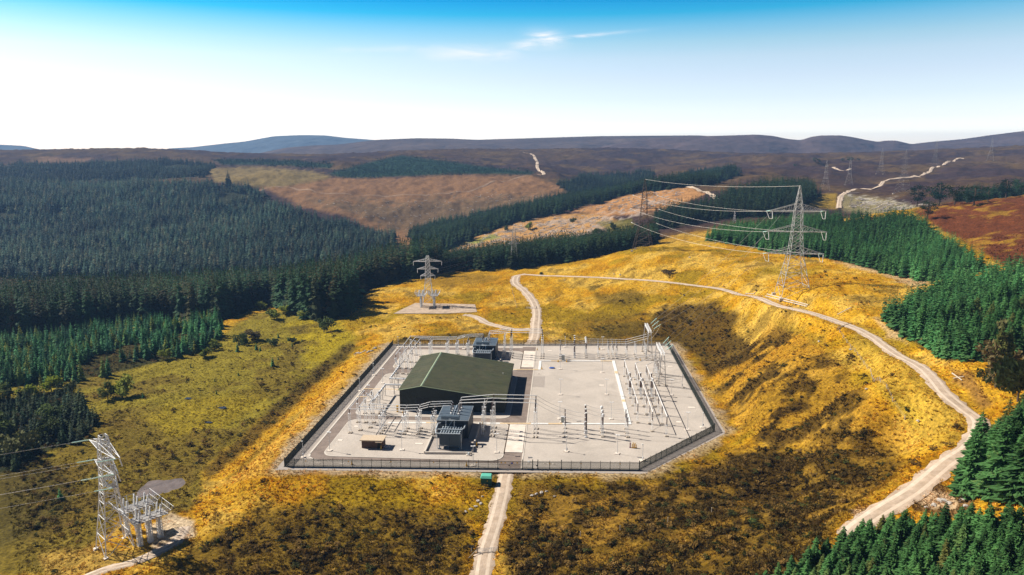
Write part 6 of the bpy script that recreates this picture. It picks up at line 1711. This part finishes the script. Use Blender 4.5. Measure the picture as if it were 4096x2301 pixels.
for k, (x, y, hp) in enumerate([(686, 922, 26), (645, 880, 18), (655, 884, 14), (700, 905, 10), (545, 992, 12), (600, 945, 10), (930 - 240, 868, 22), (598, 885, 24), (620, 862, 22), (725, 858, 14), (735, 872, 12), (360, 1002, 14), (320, 985, 10), (152, 1290 - 30, 30), (540, 960, 8), (480, 925, 10), (760, 860, 10), (700, 850, 14)]):
    q = hit(x, y); d = (q - Vector((0, 0, CAMH))).length; h = hp * DSC * d / FPX
    r = empty('spruce_sapling', (q.x, q.y, q.z - .1), random.uniform(0, 6.28), 'small dark conifer sapling scattered on the boggy grass', 'tree', 'saplings on the bog'); r.scale = (h * 1.1, h * 1.1, h); link('trunk', trunk_me, r); link('crown', random.choice(CR['young']), r)
for k, (x, y, hp) in enumerate([(2050, 410, 12), (2062, 410, 10), (2120, 407, 8), (2135, 406, 10), (2142, 406, 9), (2160, 405, 7), (2000, 421, 8)]):
    q = hit(x, y); d = (q - Vector((0, 0, CAMH))).length; h = hp * DSC * d / FPX
    r = empty('scots_pine', (q.x, q.y, q.z - .2), random.uniform(0, 6.28), 'tiny dark tree on the distant moor skyline', 'tree', 'distant moor trees'); r.scale = (h * 1.5, h * 1.5, h); link('trunk', PN[k % 4][0], r); link('crown', PN[k % 4][1], r)

# ------------------------------------------------------------------ tussocks, heather and grass
n_t = 150000
aa = rng.uniform(R(-37), R(39), n_t); rr = np.exp(rng.uniform(math.log(105), math.log(500), n_t)) ; 
x, y = np.sin(aa) * rr, np.cos(aa) * rr
ux = x * YC - y * YS; uv_ = x * YS + y * YC
ok = poly_sd(x, y, plat) < .35
ok &= clear_of_tracks(x, y, -.35, 10)
ok &= poly_sd(x, y, pxy) < -.5; ok &= poly_sd(x, y, [(p[0], p[1]) for p in pond]) < -.3
x, y = x[ok], y[ok]
ai = np.clip(((np.arctan2(x, y) - AZ0) / (AZ1 - AZ0) * (NA - 1)).astype(int), 0, NA - 1); li = np.clip(np.interp(np.log(np.hypot(x, y)), g_lr, np.arange(NR)).astype(int), 0, NR - 1)
base = COLR.reshape(NA, NR, 3)[ai, li]
lum = base.mean(1)
dz = fbm(x, y, 6, 3, 91)
kp = rng.random(len(x)) < np.clip(.35 + 1.1 * (dz - .35) * 2, .1, 1)
x, y, base, lum = x[kp], y[kp], base[kp], lum[kp]
s = rng.uniform(.35, .9, len(x)) * np.where(lum < .07, 1.35, 1.0)
z = T(x, y)
tint = base * rng.uniform(.75, 1.8, (len(x), 1)) + (rng.random((len(x), 1)) < .05) * np.array((.22, .15, .06))
gn_scatter('grass', np.stack([x, y, z - .05], 1), np.stack([s, s, s * rng.uniform(.55, 1.0, len(s))], 1), rng.uniform(0, 6.28, len(s)), tint, rng.integers(0, 6, len(s)), 'tuft', 'tussocky golden grass and brown heather around the compound', 'grass')
# clumps of heather and rank growth
n_h = 26000
aa = rng.uniform(R(-36), R(38), n_h); rr = np.exp(rng.uniform(math.log(110), math.log(430), n_h)); x, y = np.sin(aa) * rr, np.cos(aa) * rr
ok = (poly_sd(x, y, plat) < -2.0) & clear_of_tracks(x, y, .8, 10) & (poly_sd(x, y, pxy) < -1) & (poly_sd(x, y, [(p[0], p[1]) for p in pond]) < -.5)
x, y = x[ok], y[ok]
ai = np.clip(((np.arctan2(x, y) - AZ0) / (AZ1 - AZ0) * (NA - 1)).astype(int), 0, NA - 1); li = np.clip(np.interp(np.log(np.hypot(x, y)), g_lr, np.arange(NR)).astype(int), 0, NR - 1)
base = COLR.reshape(NA, NR, 3)[ai, li]; lum = base.mean(1)
kp = rng.random(len(x)) < np.where(lum < .07, .7, np.where(lum < .11, .25, .03)); x, y, base = x[kp], y[kp], base[kp]
s = rng.uniform(.7, 1.9, len(x))
pal = np.array([(.060, .040, .009), (.095, .060, .011), (.055, .058, .012), (.15, .090, .018), (.20, .12, .03)])
tint = pal[rng.integers(0, 5, len(x))] * rng.uniform(.7, 1.6, (len(x), 1))
gn_scatter('heather', np.stack([x, y, T(x, y) - .1], 1), np.stack([s * 1.2, s * 1.2, s * .8], 1), rng.uniform(0, 6.28, len(s)), tint, rng.integers(0, 5, len(s)), 'bush', 'clumps of dark brown heather on the slopes', 'heather')
# yellow-flowered gorse
for k, (x_, y_, lb) in enumerate([(520, 1372, 'lower left of the compound, largest clump'), (545, 1365, 'lower left, right part of the clump'), (510, 1385, 'lower left, nearest clump'), (590, 1352, 'small, lower left'), (70, 1328, 'left of the lower left tower'), (205, 1218, 'above the lower left tower'), (1985, 1085, 'on the slope right of the compound'), (2015, 1080, 'right of the compound, farther'), (1715, 1188, 'at the diagonal fence corner'), (1750, 1165, 'below the diagonal fence'), (2160, 1010, 'high on the right slope'), (2280, 1035, 'near the roadside on the right slope'), (1890, 1320, 'low on the right slope'), (1900, 1335, 'lowest on the right slope'), (1990, 1010, 'upper right slope')]):
    q = hit(x_, y_); r = empty('gorse_bush', (q.x, q.y, q.z), random.uniform(0, 6), 'yellow-flowered gorse bush ' + lb, 'bush', 'gorse bushes'); sc_ = random.uniform(.9, 1.5); r.scale = (sc_ * 1.2, sc_ * 1.2, sc_)
    link('stems', BUSH['broad'][k % 3], r); b = blob_crown(400 + k, 60, .55, .8, .06, .2, .5, 5); b.build('flowers', M['gorse'], r)

# ================================================================== small things outside the fence
def gr(p, dz=0.0):
    return Vector((p[0], p[1], float(T(p[0], p[1])) + dz))
def post_line(name, pix, label, cat, group=None, h=1.25, w=.11, wires=3, m='wood', sp=None, mesh_wire=False):
    pts = [hit(*p) for p in pix]
    if sp:
        sp_pts = []
        for a, c in zip(pts[:-1], pts[1:]):
            n = max(1, int((c - a).length / sp))
            sp_pts += [gr(a.lerp(c, k / n)) for k in range(n)]
        pts = sp_pts + [gr(pts[-1])]
    r = empty(name, pts[0], 0, label, cat, group)
    pm = MB().tube((0, 0, -.3), (0, 0, h), w, 6, w * .85).mesh('post', M[m])
    for p in pts:
        o = link('post', pm, r); o.location = p - pts[0]; o.rotation_euler = (random.uniform(-.05, .05), random.uniform(-.05, .05), 0)
    b = MB()
    for k in range(wires):
        z = h * (k + .8) / (wires + .1)
        for a, c in zip(pts[:-1], pts[1:]): b.tube(a - pts[0] + Vector((0, 0, z)), c - pts[0] + Vector((0, 0, z)), .016, 3, caps=False)
    if wires: tag(b.build('wires', M['galv_dull'], r), kind='stuff')
    return r
post_line('wire_fence', [(2112, 836), (2150, 885), (2190, 935), (2215, 962), (2245, 1010), (2276, 1056)], 'long wire fence running down the slope below the curving road', 'fence', sp=3.6, m='wood')
post_line('wire_fence', [(1300, 775), (1290, 740), (1285, 715)], 'wire fence beside the rear track', 'fence', sp=4.0)
post_line('wire_fence', [(1460, 1350), (1560, 1335), (1680, 1315), (1790, 1290)], 'sparse old fence stakes in the dark brush below the compound', 'fence', sp=9.0, wires=1, h=1.4)
post_line('wire_fence', [(1875, 742), (1960, 764), (2050, 794), (2110, 820)], 'low wire fence on the downhill side of the curving road', 'fence', sp=4.0, h=1.1, w=.08)

def field_gate(a, c, label, m='galv', h=1.25):
    A_, C_ = hit(*a), hit(*c); d = C_ - A_; L = Vector((d.x, d.y)).length; ang = math.atan2(d.y, d.x)
    A_.z = max(A_.z, C_.z)
    r = empty('field_gate', A_, ang, label, 'gate')
    for x in (0, L): MB().tube((x, 0, -.6), (x, 0, h + .35), .14, 8).build('post', M['wood_dark'], r)
    b = MB()
    for k in range(5): b.bar((.2, 0, .25 + k * (h - .25) / 4), (L - .2, 0, .25 + k * (h - .25) / 4), .07)
    for x in (.2, L * .36, L * .67, L - .2): b.bar((x, 0, .2), (x, 0, h), .07)
    b.bar((.2, 0, .25), (L * .67, 0, h), .05)
    b.build('gate_frame', M[m], r)
    return r
field_gate((1200, 1393), (1254, 1388), 'galvanised field gate across the track at the bottom')
field_gate((1322, 777), (1350, 777), 'grey field gate across the rear track')
p = hit(1186, 1390); r = empty('notice_sign', p, .1, 'small dark notice sign left of the bottom field gate', 'sign')
MB().tube((0, 0, -.2), (0, 0, 1.5), .05, 6).build('post', M['galv'], r); MB().box((0, 0, 1.55), (1.0, .05, .7)).build('board', M['slate_dark'], r)
q = hit(1199, 1394); b = MB(); b.bar(q + Vector((0, 0, 1.2)), gr(hit(1178, 1405)) + Vector((0, 0, .05)), .16); tag(b.build('gate_strut', M['wood']), 'pale leaning timber strut beside the bottom field gate', 'strut')

# timber by the upper road
def log(pix_a, pix_b, r_, label, m='wood', dz=.35):
    a, c = hit(*pix_a), hit(*pix_b); a.z += dz; c.z += dz
    b = MB(); b.tube(a, c, r_, 8, r_ * .8)
    return tag(b.build('timber_pole', M[m]), label, 'timber', 'poles by the road')
log((1926, 747), (2030, 773), .32, 'long pale timber pole beside the road, nearer of two'); log((1930, 742), (2033, 769), .3, 'long pale timber pole beside the road, farther of two')
log((1876, 740), (1897, 741), .25, 'short pale timber pole left of the pylon'); log((1896, 741), (1902, 735), .2, 'short angled timber pole left of the pylon'); log((2106, 797), (2141, 779), .22, 'raised pale barrier pole right of the pylon', dz=.9)
log((2395, 942), (2420, 960), .18, 'fallen pale branch beside the upper road bend'); log((2398, 955), (2425, 950), .14, 'thin fallen branch beside the upper road bend')
a, c = hit(2107, 832), hit(2141, 815); d = c - a; L = Vector((d.x, d.y)).length
r = empty('timber_hurdle', a, math.atan2(d.y, d.x), 'slatted timber hurdle below the road', 'fence')
for k in range(6): MB().box((L / 2, 0, .25 + k * .22), (L, .05, .12)).build('slat', M['wood'], r)
for k in range(4): MB().box((L * k / 3, .06, .75), (.12, .1, 1.7)).build('post', M['wood_dark'], r)

# boulders
ROCKS = []
for s in range(5):
    rnd = random.Random(300 + s); bm = bmesh.new(); bmesh.ops.create_icosphere(bm, subdivisions=2, radius=1)
    for v in bm.verts:
        n_ = Vector((rnd.uniform(-.2, .2), rnd.uniform(-.2, .2), rnd.uniform(-.2, .2)))
        v.co = Vector((v.co.x * 1.2, v.co.y * .9, v.co.z * .7)) + n_
    me = bpy.data.meshes.new('boulder'); bm.to_mesh(me); bm.free(); me.materials.append(M['rock']); ROCKS.append(me)
def rock(x, y, s, label, group):
    p = hit(x, y); o = link('boulder', random.choice(ROCKS)); o.location = (p.x, p.y, p.z + s * .2); s *= .75; o.scale = (s * random.uniform(.8, 1.3), s, s * random.uniform(.7, 1.1)); o.rotation_euler.z = random.uniform(0, 6)
    tag(o, label, 'boulder', group)
for k in range(16): rock(892 + k * 3.4 + random.uniform(-1, 1), 893 - k * .9 + random.uniform(-3, 3), random.uniform(.5, 1.0), 'pale boulder in the row beside the left rear fence', 'boulders by the left rear fence')
for x, y, s in ((1203, 1262, .8), (1210, 1268, .7), (1197, 1275, .6), (1185, 1283, .7), (1172, 1288, .5), (1214, 1250, .5)): rock(x, y, s, 'pale boulder in the ditch left of the front track', 'ditch boulders left of the front track')
for x, y, s in ((1338, 1248, .7), (1350, 1244, .6), (1362, 1240, .7), (1375, 1237, .5), (1395, 1250, .5)): rock(x, y, s, 'pale boulder in the ditch right of the front track', 'ditch boulders right of the front track')
for x, y, s in ((2370, 1262, .9), (2390, 1268, .8), (2420, 1262, .9), (2430, 1275, .6), (2350, 1272, .8), (2330, 1278, .5)): rock(x, y, s, 'pale boulder below the big roadside spruce', 'boulders below the roadside spruce')
for x, y, s in ((1560, 692, .9), (1545, 690, .7), (1785, 620, .9), (1800, 612, .8), (1480, 700, .6), (1735, 648, .8), (1420, 705, .5), (1990, 700, .6), (2060, 860, .6), (2140, 880, .6), (2275, 905, .7), (2180, 980, .6), (2310, 1060, .7)): rock(x, y, s, 'lone pale boulder lying in the golden grass', 'boulders in the golden grass')

# brash left on the felled ground
b = MB(); rnd = random.Random(5)
FELL = [[(1130, 632), (1180, 602), (1280, 567), (1400, 542), (1520, 540), (1550, 560), (1420, 598), (1300, 612)], [(1440, 532), (1620, 484), (1740, 473), (1700, 516), (1600, 536)], [(760, 500), (1000, 505), (1250, 480), (1420, 480), (1300, 535), (1050, 590), (900, 550)], [(2140, 494), (2330, 520), (2250, 540), (2130, 525)]]
cnt = 0
while cnt < 900:
    pl = FELL[rnd.choices(range(4), (4, 3, 3, 2))[0]]
    x = rnd.uniform(min(p[0] for p in pl), max(p[0] for p in pl)); y = rnd.uniform(min(p[1] for p in pl), max(p[1] for p in pl))
    if poly_sd(np.array([x]), np.array([y]), pl)[0] < 2: continue
    p = hit(x, y, 600); a = rnd.uniform(0, 3.14); L = rnd.uniform(2, 7)
    d = Vector((math.cos(a), math.sin(a) * .5, 0)) * L / 2
    b.tube(gr(p - d, .4), gr(p + d, .5), rnd.uniform(.2, .45), 4); cnt += 1
M['brash'] = mat('bleached_brash', (.42, .35, .30), .9, c2=(.55, .48, .43), scale=.05)
tag(b.build('brash', M['brash']), 'bleached stumps and brash strewn over the felled ground', 'brash', kind='stuff')
# pools in the bog
for k, (x, y, w_, h_) in enumerate(((525, 1063, 10, 3.0), (558, 1027, 12, 3.4), (474, 1003, 9, 3.0))):
    pz = min(float(hit(x, y).z), float(hit(x - w_, y).z), float(hit(x + w_, y).z))
    pts = [hit(x + w_ * math.cos(t) * (1 + .2 * math.sin(3 * t)), y + h_ * math.sin(t)) for t in np.linspace(0, 6.28, 14)[:-1]]
    zz_ = sum(p.z for p in pts) / len(pts) + .12
    flat('bog_pool', [(p.x, p.y) for p in pts], zz_, M['bog_water'], 'small dark pool in the boggy grass, %s of three' % ('nearest', 'middle', 'farthest')[k], 'pool')

# ------------------------------------------------------------------ the air over the valley
hz = MB().boxz(-8200, 9000, -80, 9900, float(zf.min()) - 1.5, 345)
hm = bpy.data.materials.new('haze_air'); hm.use_nodes = True
hn, hl = hm.node_tree.nodes, hm.node_tree.links
hn.clear()
ho = hn.new('ShaderNodeOutputMaterial'); hv = hn.new('ShaderNodeVolumePrincipled')
hv.inputs['Color'].default_value = (0.28, 0.52, 0.95, 1)
hv.inputs['Density'].default_value = 0.00009
hv.inputs['Anisotropy'].default_value = 0.0
hl.new(hv.outputs[0], ho.inputs['Volume'])
o = hz.build('haze', hm)
tag(o, 'thin blue haze hanging over the valley and hills', 'haze', kind='stuff')
